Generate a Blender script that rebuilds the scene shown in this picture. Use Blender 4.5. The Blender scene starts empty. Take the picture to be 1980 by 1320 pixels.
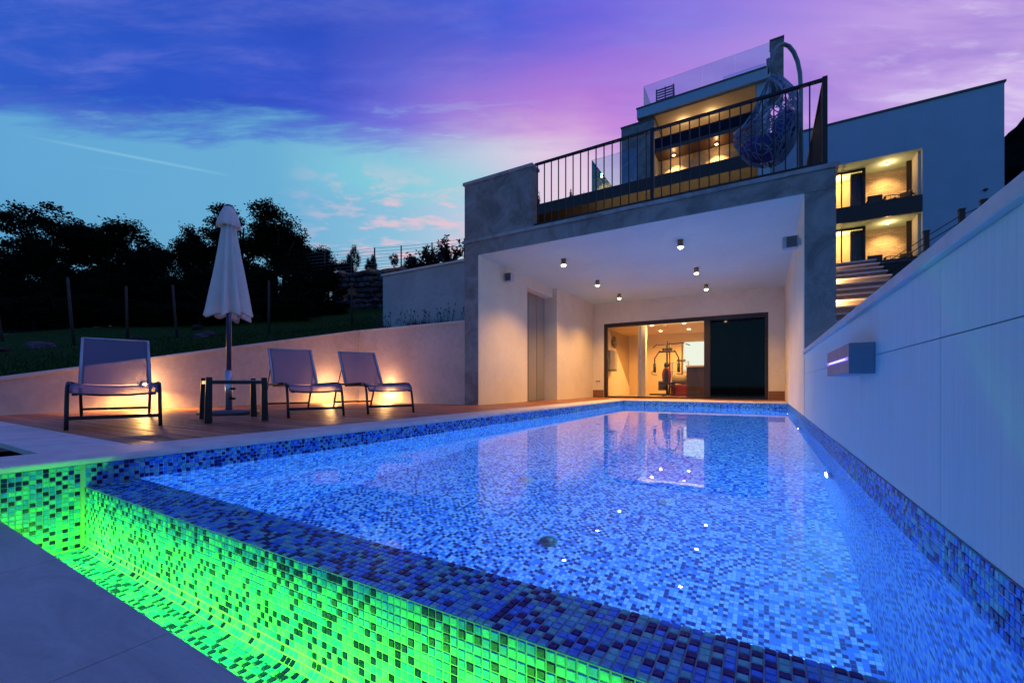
import bpy, bmesh, math, random
from mathutils import Vector, Matrix
R = random.Random(7)
sc = bpy.context.scene
C = sc.collection
PI = math.pi
rad = math.radians

# ---------------------------------------------------------------- camera
YAW = 30.6
cd = bpy.data.cameras.new('camera')
cam = bpy.data.objects.new('camera', cd); C.objects.link(cam)
cam.location = (0, 0, 0.42); cam.rotation_euler = (rad(90), 0, rad(YAW))
cd.lens = 14.98; cd.sensor_width = 36; cd.shift_y = 0.0419; cd.clip_start = 0.02; cd.clip_end = 2500
sc.camera = cam

# ---------------------------------------------------------------- render settings
sc.render.engine = 'CYCLES'
sc.view_settings.view_transform = 'Standard'; sc.view_settings.look = 'None'
sc.view_settings.exposure = 0.0; sc.view_settings.gamma = 1.0; sc.view_settings.use_curve_mapping = False
cy = sc.cycles
cy.max_bounces = 10; cy.diffuse_bounces = 4; cy.glossy_bounces = 5; cy.transmission_bounces = 6; cy.transparent_max_bounces = 16
cy.sample_clamp_indirect = 2.5; cy.sample_clamp_direct = 30
cy.use_denoising = True
try: cy.denoiser = 'OPENIMAGEDENOISE'; cy.denoising_prefilter = 'ACCURATE'
except Exception: pass
cy.use_light_tree = True
cy.blur_glossy = 0.2

def S(r, g, b):                       # 8 bit sRGB -> linear
    f = lambda c: (c/255/12.92) if c/255 <= .04045 else ((c/255+.055)/1.055)**2.4
    return (f(r), f(g), f(b), 1)

# ---------------------------------------------------------------- tiny node language
class NT:
    def __init__(s, tree): s.t = tree; s.n = tree.nodes; s.l = tree.links
    def node(s, typ, ins=None, **kw):
        n = s.n.new(typ)
        for k, v in kw.items(): setattr(n, k, v)
        for k, v in (ins or {}).items(): s.put(n.inputs[k], v)
        return n
    def put(s, sock, v):
        if hasattr(v, 'is_output'): s.l.new(v, sock)
        else:
            if sock.type == 'RGBA' and len(v) == 3: v = (*v, 1)
            sock.default_value = v
    def m(s, op, a, b=0.0, c=0.0, clamp=False):
        n = s.n.new('ShaderNodeMath'); n.operation = op; n.use_clamp = clamp
        s.put(n.inputs[0], a); s.put(n.inputs[1], b); s.put(n.inputs[2], c); return n.outputs[0]
    def ss(s, x, lo, hi, a=0.0, b=1.0):
        n = s.n.new('ShaderNodeMapRange'); n.interpolation_type = 'SMOOTHSTEP'
        s.put(n.inputs[0], x); s.put(n.inputs[1], lo); s.put(n.inputs[2], hi); s.put(n.inputs[3], a); s.put(n.inputs[4], b)
        return n.outputs[0]
    def mix(s, f, a, b, mode='MIX'):
        n = s.n.new('ShaderNodeMix'); n.data_type = 'RGBA'; n.blend_type = mode
        s.put(n.inputs[0], f); s.put(n.inputs[6], a); s.put(n.inputs[7], b); return n.outputs[2]
    def ramp(s, x, stops, interp='LINEAR'):
        n = s.n.new('ShaderNodeValToRGB'); r = n.color_ramp; r.interpolation = interp
        while len(r.elements) < len(stops): r.elements.new(0.5)
        for e, (p, c) in zip(r.elements, stops): e.position = p; e.color = c if len(c) == 4 else (*c, 1)
        s.put(n.inputs[0], x); return n.outputs[0]
    def noise(s, vec, scale, detail=4, rough=.55, dist=0.0):
        n = s.node('ShaderNodeTexNoise', {'Scale': scale, 'Detail': detail, 'Roughness': rough, 'Distortion': dist})
        if vec is not None: s.put(n.inputs['Vector'], vec)
        return n.outputs[0]
    def mapping(s, vec, scale=(1,1,1), loc=(0,0,0), rot=(0,0,0)):
        n = s.node('ShaderNodeMapping', {'Vector': vec, 'Scale': scale, 'Location': loc, 'Rotation': rot}); return n.outputs[0]
    def sep(s, vec): n = s.node('ShaderNodeSeparateXYZ', {0: vec}); return n.outputs
    def comb(s, x, y, z): n = s.node('ShaderNodeCombineXYZ', {0: x, 1: y, 2: z}); return n.outputs[0]
    def dot(s, a, b): n = s.node('ShaderNodeVectorMath', {0: a, 1: b}, operation='DOT_PRODUCT'); return n.outputs[1]

# ---------------------------------------------------------------- dusk sky (a function of direction only)
W = bpy.data.worlds.new('World'); sc.world = W; W.use_nodes = True
W.node_tree.nodes.clear()
w = NT(W.node_tree)
tc = w.node('ShaderNodeTexCoord').outputs['Generated']
dx, dy, dz = w.sep(tc)[:3]
az = w.m('MULTIPLY', w.m('ARCTAN2', dx, dy), 180/PI)                    # degrees, 0 = +Y, + to the right
el = w.m('MULTIPLY', w.m('ARCSINE', dz), 180/PI)
azn = w.m('DIVIDE', w.m('ADD', az, 110), 160, clamp=True)                # -110 .. 50 degrees
A = lambda d: (d+110)/160
zz = w.m('ADD', w.m('MAXIMUM', dz, 0.0), 0.12)
px_, py_ = w.m('DIVIDE', dx, zz), w.m('DIVIDE', dy, zz)
plane = w.comb(px_, py_, 0.0)
mp = w.mapping(plane, scale=(1.0, 1.0, 1.0), rot=(0, 0, rad(-YAW)))
streak = w.mapping(mp, scale=(0.55, 1.9, 1.0))
nA = w.noise(streak, 1.5, 6, .6, .4)
nB = w.noise(w.mapping(streak, loc=(7, 3, 0)), 4.5, 6, .62, .3)
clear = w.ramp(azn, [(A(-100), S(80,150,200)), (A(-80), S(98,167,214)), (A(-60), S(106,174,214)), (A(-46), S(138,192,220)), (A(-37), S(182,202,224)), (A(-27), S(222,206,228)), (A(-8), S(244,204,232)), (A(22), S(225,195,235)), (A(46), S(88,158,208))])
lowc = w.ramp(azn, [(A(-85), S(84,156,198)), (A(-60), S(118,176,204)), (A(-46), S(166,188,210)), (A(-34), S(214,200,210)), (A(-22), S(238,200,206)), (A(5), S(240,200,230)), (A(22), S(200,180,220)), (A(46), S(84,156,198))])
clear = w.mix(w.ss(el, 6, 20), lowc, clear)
aq = w.m('MULTIPLY', w.m('MULTIPLY', w.ss(el, 21, 24.5), w.ss(el, 28.5, 25)), w.m('MULTIPLY', w.ss(az, -62, -48), w.ss(az, -27, -36)))
clear = w.mix(w.m('MULTIPLY', aq, .45), clear, S(128, 216, 222))
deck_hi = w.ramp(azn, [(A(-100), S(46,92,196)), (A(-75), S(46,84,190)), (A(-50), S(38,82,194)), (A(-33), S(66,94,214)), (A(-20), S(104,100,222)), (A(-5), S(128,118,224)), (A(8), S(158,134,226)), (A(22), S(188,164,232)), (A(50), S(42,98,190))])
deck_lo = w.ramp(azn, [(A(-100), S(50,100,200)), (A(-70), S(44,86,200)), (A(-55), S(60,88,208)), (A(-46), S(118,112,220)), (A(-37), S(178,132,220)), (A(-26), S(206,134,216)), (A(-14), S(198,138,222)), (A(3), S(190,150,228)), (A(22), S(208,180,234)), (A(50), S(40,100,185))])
deck = w.mix(w.ss(w.m('ADD', el, w.m('MULTIPLY', w.m('SUBTRACT', nA, .5), 16)), 29, 43), deck_lo, deck_hi)
deck = w.mix(w.ss(nB, .42, .78, 0, .32), deck, S(150,150,235))
deck = w.mix(w.ss(nA, .56, .32, 0, .55), deck, w.mix(w.ss(az, -60, -20), S(30,66,180), S(120,90,205)))
# bright wisps on the right
wis = w.m('MULTIPLY', w.ss(nB, .50, .66), w.ss(az, 2, 16))
deck = w.mix(w.m('MULTIPLY', wis, .55), deck, S(236,220,246))
thr = w.ramp(azn, [(A(-110), (22/90,)*3), (A(-81), (22.5/90,)*3), (A(-70), (25.3/90,)*3), (A(-56), (28.5/90,)*3), (A(-33), (30.5/90,)*3), (A(-22), (30/90,)*3), (A(-8), (22/90,)*3), (A(10), (12/90,)*3), (A(40), (14/90,)*3)])
thr = w.m('MULTIPLY', thr, 90)
edge = w.m('SUBTRACT', w.m('ADD', el, w.m('MULTIPLY', w.m('SUBTRACT', nA, .5), 9)), thr)
edge = w.m('ADD', edge, w.m('MULTIPLY', w.m('SUBTRACT', nB, .5), 7))
soft = w.ss(az, -60, -15, 1.7, 5.0)
mask = w.ss(w.m('DIVIDE', edge, soft), -1.0, 1.0)
holes = w.m('MULTIPLY', w.m('MULTIPLY', w.ss(nB, .56, .66), w.ss(edge, 6, 1)), w.ss(az, -15, -40))
mask = w.m('SUBTRACT', mask, w.m('MULTIPLY', holes, .45), clamp=True)
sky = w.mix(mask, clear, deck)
# pink puffs low in the middle
nP = w.noise(w.mapping(mp, scale=(1.1, 1.6, 1), loc=(3.3, 1.2, 0)), 5.2, 5, .6, .2)
pm = w.m('MULTIPLY', w.m('MULTIPLY', w.ss(az, -62, -46), w.ss(az, -16, -30)), w.m('MULTIPLY', w.ss(el, 9, 15), w.ss(el, 28, 21)))
puff = w.m('MULTIPLY', w.ss(nP, .47, .66), pm)
sky = w.mix(w.m('MULTIPLY', puff, .72), sky, S(240, 196, 208))
# two faint contrails: thin bands round great circles
def pdir(u, v):
    a = (u-990)/824; b = (743-v)/824; t = rad(YAW)
    return Vector((-math.sin(t)+a*math.cos(t), math.cos(t)+a*math.sin(t), b)).normalized()
for (u0,v0,u1,v1,wd,st) in ((45,262,455,342,.0035,.32), (140,318,300,336,.003,.16)):
    a, b = pdir(u0,v0), pdir(u1,v1); n = a.cross(b).normalized(); mid = (a+b).normalized(); co = mid.dot(a)
    band = w.ss(w.m('ABSOLUTE', w.dot(tc, tuple(n))), wd, 0.0)
    rng = w.ss(w.dot(tc, tuple(mid)), co-.002, co+.012)
    sky = w.mix(w.m('MULTIPLY', w.m('MULTIPLY', band, rng), st), sky, S(175, 225, 235))
sky = w.mix(w.ss(el, -1, -6), sky, S(30, 40, 60))
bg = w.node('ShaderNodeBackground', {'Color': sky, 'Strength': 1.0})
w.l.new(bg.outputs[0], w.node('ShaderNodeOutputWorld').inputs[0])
W.cycles.sampling_method = 'MANUAL'; W.cycles.sample_map_resolution = 1024

# ---------------------------------------------------------------- materials
def mat(name):
    m = bpy.data.materials.new(name); m.use_nodes = True; m.node_tree.nodes.clear()
    t = NT(m.node_tree); out = t.node('ShaderNodeOutputMaterial'); return m, t, out
def pbr(name, col, rough=.6, metal=0.0, var=.15, vscale=6, bump=0.0, bscale=60, stretch=(1,1,1), spec=.5, coords='Object', rand=0.0, coat=0.0):
    m, t, out = mat(name)
    co = t.mapping(t.node('ShaderNodeTexCoord').outputs[coords], scale=stretch)
    n = t.noise(co, vscale, 6, .6)
    c = tuple(col[:3])
    k = t.mix(t.ss(n, .3, .7), tuple(x*(1-var) for x in c), tuple(min(1, x*(1+var)) for x in c))
    if rand:
        oi = t.node('ShaderNodeObjectInfo').outputs['Random']
        k = t.mix(1.0, k, t.ramp(oi, [(0, (1-rand,)*3), (1, (1+rand*.6,)*3)]), 'MULTIPLY')
    p = t.node('ShaderNodeBsdfPrincipled', {'Base Color': k, 'Roughness': rough, 'Metallic': metal, 'Specular IOR Level': spec, 'Coat Weight': coat})
    if bump:
        b = t.node('ShaderNodeBump', {'Strength': bump, 'Distance': .01, 'Height': t.noise(co, bscale, 5, .65)})
        t.l.new(b.outputs[0], p.inputs['Normal'])
    t.l.new(p.outputs[0], out.inputs[0]); return m
def emis(name, col, st):
    m, t, out = mat(name); e = t.node('ShaderNodeEmission', {'Color': col[:3]+(1,) if len(col) == 4 else (*col, 1), 'Strength': st})
    t.l.new(e.outputs[0], out.inputs[0]); return m
def glass(name, tint=(.93,.97,.96), refl=.10):
    m, t, out = mat(name)
    tr = t.node('ShaderNodeBsdfTransparent', {'Color': (*tint, 1)}); gl = t.node('ShaderNodeBsdfGlossy', {'Color': (1,1,1,1), 'Roughness': .01})
    lw = t.node('ShaderNodeLayerWeight', {'Blend': .35}).outputs['Fresnel']
    f = t.m('MULTIPLY', t.m('ADD', lw, refl*.3), refl*6, clamp=True)
    mx = t.node('ShaderNodeMixShader', {0: f, 1: tr.outputs[0], 2: gl.outputs[0]}); t.l.new(mx.outputs[0], out.inputs[0]); return m

def plaster(name, col, blotch=.12, bump=.25, rough=.8):
    m, t, out = mat(name)
    co = t.node('ShaderNodeTexCoord').outputs['Object']
    big = t.noise(co, .9, 6, .65, .5); fine = t.noise(co, 9, 6, .7)
    f = t.m('ADD', t.m('MULTIPLY', big, .6), t.m('MULTIPLY', fine, .4))
    c = t.mix(t.ss(f, .38, .62), tuple(x*(1-blotch) for x in col), tuple(min(1, x*(1+blotch*.5)) for x in col))
    p = t.node('ShaderNodeBsdfPrincipled', {'Base Color': c, 'Roughness': rough})
    b = t.node('ShaderNodeBump', {'Strength': bump, 'Distance': .006, 'Height': t.noise(co, 45, 6, .7)})
    t.l.new(b.outputs[0], p.inputs['Normal']); t.l.new(p.outputs[0], out.inputs[0]); return m

def wood(name, dark, light, axis='X', scale=1.0, rough=.5, rand=.35):
    m, t, out = mat(name)
    co = t.node('ShaderNodeTexCoord').outputs['Object']
    oi = t.node('ShaderNodeObjectInfo').outputs['Random']
    off = t.m('MULTIPLY', oi, 37.0)
    st = {'X': (1.2, 22, 22), 'Y': (22, 1.2, 22), 'Z': (22, 22, 1.2)}[axis]
    g = t.noise(t.mapping(co, scale=tuple(s*scale for s in st), loc=(0, 0, 0)), 2.0, 7, .65, .6)
    vec = t.node('ShaderNodeVectorMath', {0: co, 1: t.comb(off, off, 0.0)}, operation='ADD').outputs[0]
    g2 = t.noise(t.mapping(vec, scale=(.6,.6,.6)), 1.0, 3)
    c = t.mix(t.ss(g, .3, .72), dark, light)
    c = t.mix(t.ss(g2, .35, .7, 0, .45), c, tuple(x*.45 for x in dark))
    c = t.mix(1.0, c, t.ramp(oi, [(0, (1-rand,)*3), (1, (1+rand,)*3)]), 'MULTIPLY')
    rg = t.ss(g, .3, .7, rough-.1, rough+.15)
    p = t.node('ShaderNodeBsdfPrincipled', {'Base Color': c, 'Roughness': rg})
    b = t.node('ShaderNodeBump', {'Strength': .35, 'Distance': .003, 'Height': g}); t.l.new(b.outputs[0], p.inputs['Normal'])
    t.l.new(p.outputs[0], out.inputs[0]); return m

def stone_clad(name, col, pit=.5):
    m, t, out = mat(name)
    co = t.node('ShaderNodeTexCoord').outputs['Object']
    a = t.noise(co, 2.2, 8, .7, .8); b_ = t.noise(co, 26, 6, .75)
    c = t.mix(t.ss(a, .32, .68), tuple(x*.62 for x in col), tuple(x*1.25 for x in col))
    c = t.mix(t.ss(b_, .56, .72, 0, pit), c, tuple(x*.35 for x in col))
    c = t.mix(t.ss(b_, .40, .26, 0, .35), c, tuple(x*1.6 for x in col))
    p = t.node('ShaderNodeBsdfPrincipled', {'Base Color': c, 'Roughness': .75})
    bm_ = t.node('ShaderNodeBump', {'Strength': .5, 'Distance': .006, 'Height': b_}); t.l.new(bm_.outputs[0], p.inputs['Normal'])
    t.l.new(p.outputs[0], out.inputs[0]); return m

TS = 0.025                                                              # mosaic pitch in metres
TA, TB, TD, TM = (.13,.52,.58), (.028,.22,.85), (.004,.005,.15), (.08,.36,.70)
def tilemat(name, col, rough=.24, sparkle=.0):
    m, t, out = mat(name)
    co = t.node('ShaderNodeTexCoord').outputs['Object']
    gm = t.node('ShaderNodeNewGeometry').outputs['Position']
    n = t.noise(gm, 160, 4, .7)
    fl = t.node('ShaderNodeVectorMath', {0: t.node('ShaderNodeVectorMath', {0: gm, 1: (41, 41, 41)}, operation='MULTIPLY').outputs[0]}, operation='FLOOR').outputs[0]
    wn = t.node('ShaderNodeTexWhiteNoise', {'Vector': fl}).outputs[0]
    c = t.mix(t.ss(n, .35, .7), tuple(x*.82 for x in col), tuple(min(1, x*1.15) for x in col))
    c = t.mix(1.0, c, t.ramp(wn, [(0, (.8,.8,.8)), (1, (1.12,1.12,1.12))]), 'MULTIPLY')
    p = t.node('ShaderNodeBsdfPrincipled', {'Base Color': c, 'Roughness': rough, 'Specular IOR Level': .22})
    b = t.node('ShaderNodeBump', {'Strength': .35, 'Distance': .002, 'Height': t.noise(gm, 220, 3, .6)}); t.l.new(b.outputs[0], p.inputs['Normal'])
    t.l.new(p.outputs[0], out.inputs[0]); return m
TILES = [tilemat('tile_aqua', TA), tilemat('tile_blue', TB), tilemat('tile_navy', TD), tilemat('tile_sky', TM)]
def tile_pick(par=0): 
    r = R.random()
    if r < (.43, .08)[par]: return 2
    r = .26+.74*R.random()
    return 0 if r < .50 else 1 if r < .80 else 3

def mosaic(name, axes):                                                 # small tiles under water, too far to build
    m, t, out = mat(name)
    gm = t.node('ShaderNodeNewGeometry').outputs['Position']
    s3 = t.sep(gm); a = t.m('DIVIDE', s3[axes[0]], TS); b = t.m('DIVIDE', s3[axes[1]], TS)
    fa, fb = t.m('FLOOR', a), t.m('FLOOR', b)
    wn = t.node('ShaderNodeTexWhiteNoise', {'Vector': t.comb(fa, fb, 3.0)})
    par = t.m('FLOORED_MODULO', t.m('ADD', fa, fb), 2.0)
    wn2 = t.node('ShaderNodeTexWhiteNoise', {'Vector': t.comb(fb, fa, 9.0)}).outputs[0]
    dk_ = t.m('LESS_THAN', wn2, t.m('SUBTRACT', .40, t.m('MULTIPLY', par, .33)))
    v = t.m('MULTIPLY', t.m('ADD', .25, t.m('MULTIPLY', wn.outputs[0], .75)), t.m('SUBTRACT', 1.0, dk_))
    c = t.ramp(v, [(0, (.001,.006,.20)), (.24, (.09,.29,.84)), (.50, (.62,.86,.96)), (.80, (.30,.60,.94))], 'CONSTANT')
    ga = t.m('ABSOLUTE', t.m('SUBTRACT', t.m('SUBTRACT', a, fa), .5)); gb = t.m('ABSOLUTE', t.m('SUBTRACT', t.m('SUBTRACT', b, fb), .5))
    gr = t.ss(t.m('MAXIMUM', ga, gb), .44, .465)
    c = t.mix(gr, c, (.14,.30,.62))
    p = t.node('ShaderNodeBsdfPrincipled', {'Base Color': c, 'Roughness': .3})
    bp = t.node('ShaderNodeBump', {'Strength': .5, 'Distance': .002, 'Height': t.m('SUBTRACT', 1.0, gr)}); t.l.new(bp.outputs[0], p.inputs['Normal'])
    t.l.new(p.outputs[0], out.inputs[0]); return m

M = {}
M['water'], t, out = mat('water')
gm = t.node('ShaderNodeNewGeometry').outputs['Position']
gl = t.node('ShaderNodeBsdfGlass', {'Color': (1,1,1,1), 'Roughness': 0.0, 'IOR': 1.33})
bp = t.node('ShaderNodeBump', {'Strength': .10, 'Distance': .006, 'Height': t.m('ADD', t.noise(gm, 2.6, 3, .5), t.m('MULTIPLY', t.noise(gm, 9, 2, .5), .3))})
t.l.new(bp.outputs[0], gl.inputs['Normal']); t.l.new(gl.outputs[0], out.inputs[0])
M['grout'] = pbr('grout', (.28,.32,.34), .8, bump=.2)
M['floor_mosaic'] = mosaic('mosaic_floor', (0, 1)); M['side_mosaic'] = mosaic('mosaic_side', (1, 2)); M['end_mosaic'] = mosaic('mosaic_end', (0, 2))
M['coping'] = pbr('limestone_coping', (.58,.56,.54), .55, var=.12, vscale=5, bump=.15, bscale=50)
M['paving'], t, out = mat('stone_paving')
co = t.node('ShaderNodeTexCoord').outputs['Object']
n1 = t.noise(t.mapping(co, rot=(0,0,.5), scale=(1.0,3.0,1)), 1.6, 8, .68, 1.2); n2 = t.noise(co, 40, 5, .7)
c = t.mix(t.ss(n1, .3, .7), (.27,.30,.32), (.38,.41,.43)); c = t.mix(t.ss(n2, .5, .8, 0, .25), c, (.10,.11,.12))
p = t.node('ShaderNodeBsdfPrincipled', {'Base Color': c, 'Roughness': .55})
bp = t.node('ShaderNodeBump', {'Strength': .4, 'Distance': .004, 'Height': t.m('ADD', t.m('MULTIPLY', n1, .8), t.m('MULTIPLY', n2, .2))}); t.l.new(bp.outputs[0], p.inputs['Normal']); t.l.new(p.outputs[0], out.inputs[0])
M['deck'] = wood('deck_wood', (.22,.065,.028), (.54,.21,.095), 'X', 1.0, .42, .35)
M['wall'] = plaster('garden_wall_render', (.60,.50,.45), .16)
M['wall2'] = plaster('grey_render', (.42,.42,.42), .16)
M['cap'] = pbr('wall_cap_stone', (.62,.56,.52), .6, var=.08)
M['clad'] = stone_clad('dark_stone_cladding', (.29,.25,.225))
M['white'] = plaster('white_plaster', (.74,.68,.50), .07, .14)
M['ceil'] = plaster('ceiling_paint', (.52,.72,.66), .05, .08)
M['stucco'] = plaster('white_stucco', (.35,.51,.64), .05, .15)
M['panel'], t, out = mat('combed_porcelain')
co = t.node('ShaderNodeTexCoord').outputs['Object']
gm = t.node('ShaderNodeNewGeometry').outputs['Position']
st = t.noise(t.mapping(gm, scale=(1, 130, 2.2)), 1.0, 4, .6); st2 = t.noise(t.mapping(gm, scale=(1, 9, 1.2)), 1.0, 5, .6)
c = t.mix(t.ss(st, .3, .7), (.50,.68,.67), (.57,.76,.74)); c = t.mix(t.ss(st2, .3, .75, 0, .15), c, (.62,.78,.74))
p = t.node('ShaderNodeBsdfPrincipled', {'Base Color': c, 'Roughness': .6})
bp = t.node('ShaderNodeBump', {'Strength': .35, 'Distance': .002, 'Height': st}); t.l.new(bp.outputs[0], p.inputs['Normal']); t.l.new(p.outputs[0], out.inputs[0])
M['black'] = pbr('black_metal', (.012,.012,.014), .42, .0, .1, spec=.4)
M['dark'] = pbr('dark_brown_frame', (.018,.011,.009), .45, bump=.05)
M['bronze'] = pbr('bronze_metal', (.30,.20,.11), .4, .5)
M['steel'] = pbr('steel', (.45,.47,.52), .3, .9)
M['grey'] = pbr('grey_plastic', (.42,.44,.48), .45)
M['dgrey'] = pbr('dark_grey', (.09,.095,.11), .5)
M['sling'], t, out = mat('sling_fabric')
co = t.node('ShaderNodeTexCoord').outputs['Object']
wv = t.noise(co, 300, 2)
df = t.node('ShaderNodeBsdfPrincipled', {'Base Color': t.mix(wv, (.10,.10,.18), (.15,.15,.24)), 'Roughness': .55})
tr = t.node('ShaderNodeBsdfTransparent', {'Color': (.9,.9,.95,1)})
mx = t.node('ShaderNodeMixShader', {0: .82, 1: tr.outputs[0], 2: df.outputs[0]}); t.l.new(mx.outputs[0], out.inputs[0])
M['canvas'], t, out = mat('white_canvas')
co = t.node('ShaderNodeTexCoord').outputs['Object']
n = t.noise(co, 7, 5)
df = t.node('ShaderNodeBsdfPrincipled', {'Base Color': t.mix(n, (.76,.74,.70), (.90,.88,.85)), 'Roughness': .85, 'Sheen Weight': .2})
bp = t.node('ShaderNodeBump', {'Strength': .3, 'Distance': .004, 'Height': t.noise(co, 30, 5)}); t.l.new(bp.outputs[0], df.inputs['Normal'])
tl = t.node('ShaderNodeBsdfTranslucent', {'Color': (.7,.66,.6,1)})
mx = t.node('ShaderNodeMixShader', {0: .25, 1: df.outputs[0], 2: tl.outputs[0]}); t.l.new(mx.outputs[0], out.inputs[0])
M['glass'] = glass('clear_glass', (.92,.94,.93), .045)
M['bglass'] = glass('balustrade_glass', (.80,.93,.94), .12)
M['tglass'] = pbr('dark_tinted_glass', (.0015,.002,.005), .04, 0, .0, spec=.22)
M['brick'] = pbr('pale_brick', (.50,.40,.28), .85, var=.22, vscale=9, bump=.5, bscale=40, rand=.22)
M['mortar'] = pbr('mortar', (.42,.34,.25), .9, bump=.3)
M['curtain'] = pbr('grey_curtain', (.07,.065,.12), .85, var=.2)
M['soffit'] = wood('soffit_wood', (.05,.025,.018), (.11,.055,.035), 'X', .5, .4, .1)
M['rug'] = stone_clad('rough_stone_wall', (.38,.28,.18), .6)
M['stonew'] = stone_clad('wing_stone', (.24,.24,.25), .4)
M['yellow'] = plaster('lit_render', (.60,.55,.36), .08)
M['orangew'] = wood('orange_wood', (.20,.07,.03), (.36,.15,.06), 'X', .5, .6, .2)
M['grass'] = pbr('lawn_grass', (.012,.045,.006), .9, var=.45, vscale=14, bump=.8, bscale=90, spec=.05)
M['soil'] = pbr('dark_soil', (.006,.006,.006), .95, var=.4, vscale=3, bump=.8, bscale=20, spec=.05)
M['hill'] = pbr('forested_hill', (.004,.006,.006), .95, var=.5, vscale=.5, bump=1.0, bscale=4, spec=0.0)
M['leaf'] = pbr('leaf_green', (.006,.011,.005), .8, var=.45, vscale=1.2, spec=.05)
M['leaf2'] = pbr('hedge_leaf', (.018,.024,.014), .5, var=.4, vscale=3, spec=.4)
M['lav'] = pbr('lavender_green', (.045,.055,.050), .8, var=.3)
M['bark'] = pbr('bark', (.025,.020,.016), .9, var=.3, bump=.6, bscale=30, stretch=(1,1,.2))
M['stake'] = pbr('weathered_stake', (.03,.027,.02), .8, var=.3)
M['rock'] = pbr('limestone_rock', (.07,.06,.07), .9, var=.4, vscale=4, bump=.8, bscale=14, rand=.7, spec=.1)
M['earth'] = pbr('red_earth', (.34,.14,.07), .95, var=.4, bump=.7, bscale=12)
M['step'] = pbr('pale_stone_step', (.50,.46,.46), .6, var=.12, bump=.1)
M['riser'] = plaster('riser_plaster', (.20,.16,.14), .1)
M['wicker'] = pbr('blue_grey_wicker', (.20,.25,.36), .5, var=.2)
M['cushion'] = pbr('blue_violet_cushion', (.07,.06,.26), .85, var=.2, bump=.3, bscale=30)
M['polepaint'] = pbr('grey_green_powder_coat', (.18,.26,.28), .4, .3)
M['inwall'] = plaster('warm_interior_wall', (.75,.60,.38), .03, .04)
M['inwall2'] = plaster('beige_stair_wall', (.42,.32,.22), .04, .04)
M['infloor'] = pbr('interior_floor', (.45,.36,.26), .25, var=.06)
M['cabinet'] = wood('cabinet_veneer', (.05,.024,.014), (.13,.065,.04), 'Z', .6, .4, .15)
M['worktop'] = pbr('white_worktop', (.75,.70,.66), .3, var=.03)
M['red'] = pbr('red_vinyl', (.16,.012,.012), .45)
M['mat'] = pbr('beige_mat', (.28,.24,.16), .8)
M['skirt'] = wood('skirting_wood', (.16,.07,.03), (.28,.13,.06), 'X', .6, .5, .1)
M['lamp'] = emis('lamp_face', (1.0,.72,.38), 45)
M['lampdim'] = emis('lamp_face_small', (1.0,.68,.32), 60)
M['led_w'] = emis('warm_led_strip', (1.0,.66,.34), 2.2)
M['led_v'] = emis('violet_led', (.14,.09,1.0), 3.5)
M['led_vw'] = emis('violet_led_core', (.55,.55,1.0), 2.2)
M['led_g'] = emis('green_led', (.15,1.0,.05), 4)
M['poollamp'] = emis('pool_lamp_lens', (.62,.86,1.0), 26)
M['litroom'] = emis('lit_room_glow', (1.0,.55,.16), 1.2)
M['litpanel'] = emis('lit_glass_panel', (.95,.95,.80), 1.1)
M['spout'] = pbr('brushed_steel_spout', (.20,.24,.33), .45, .25)

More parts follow.
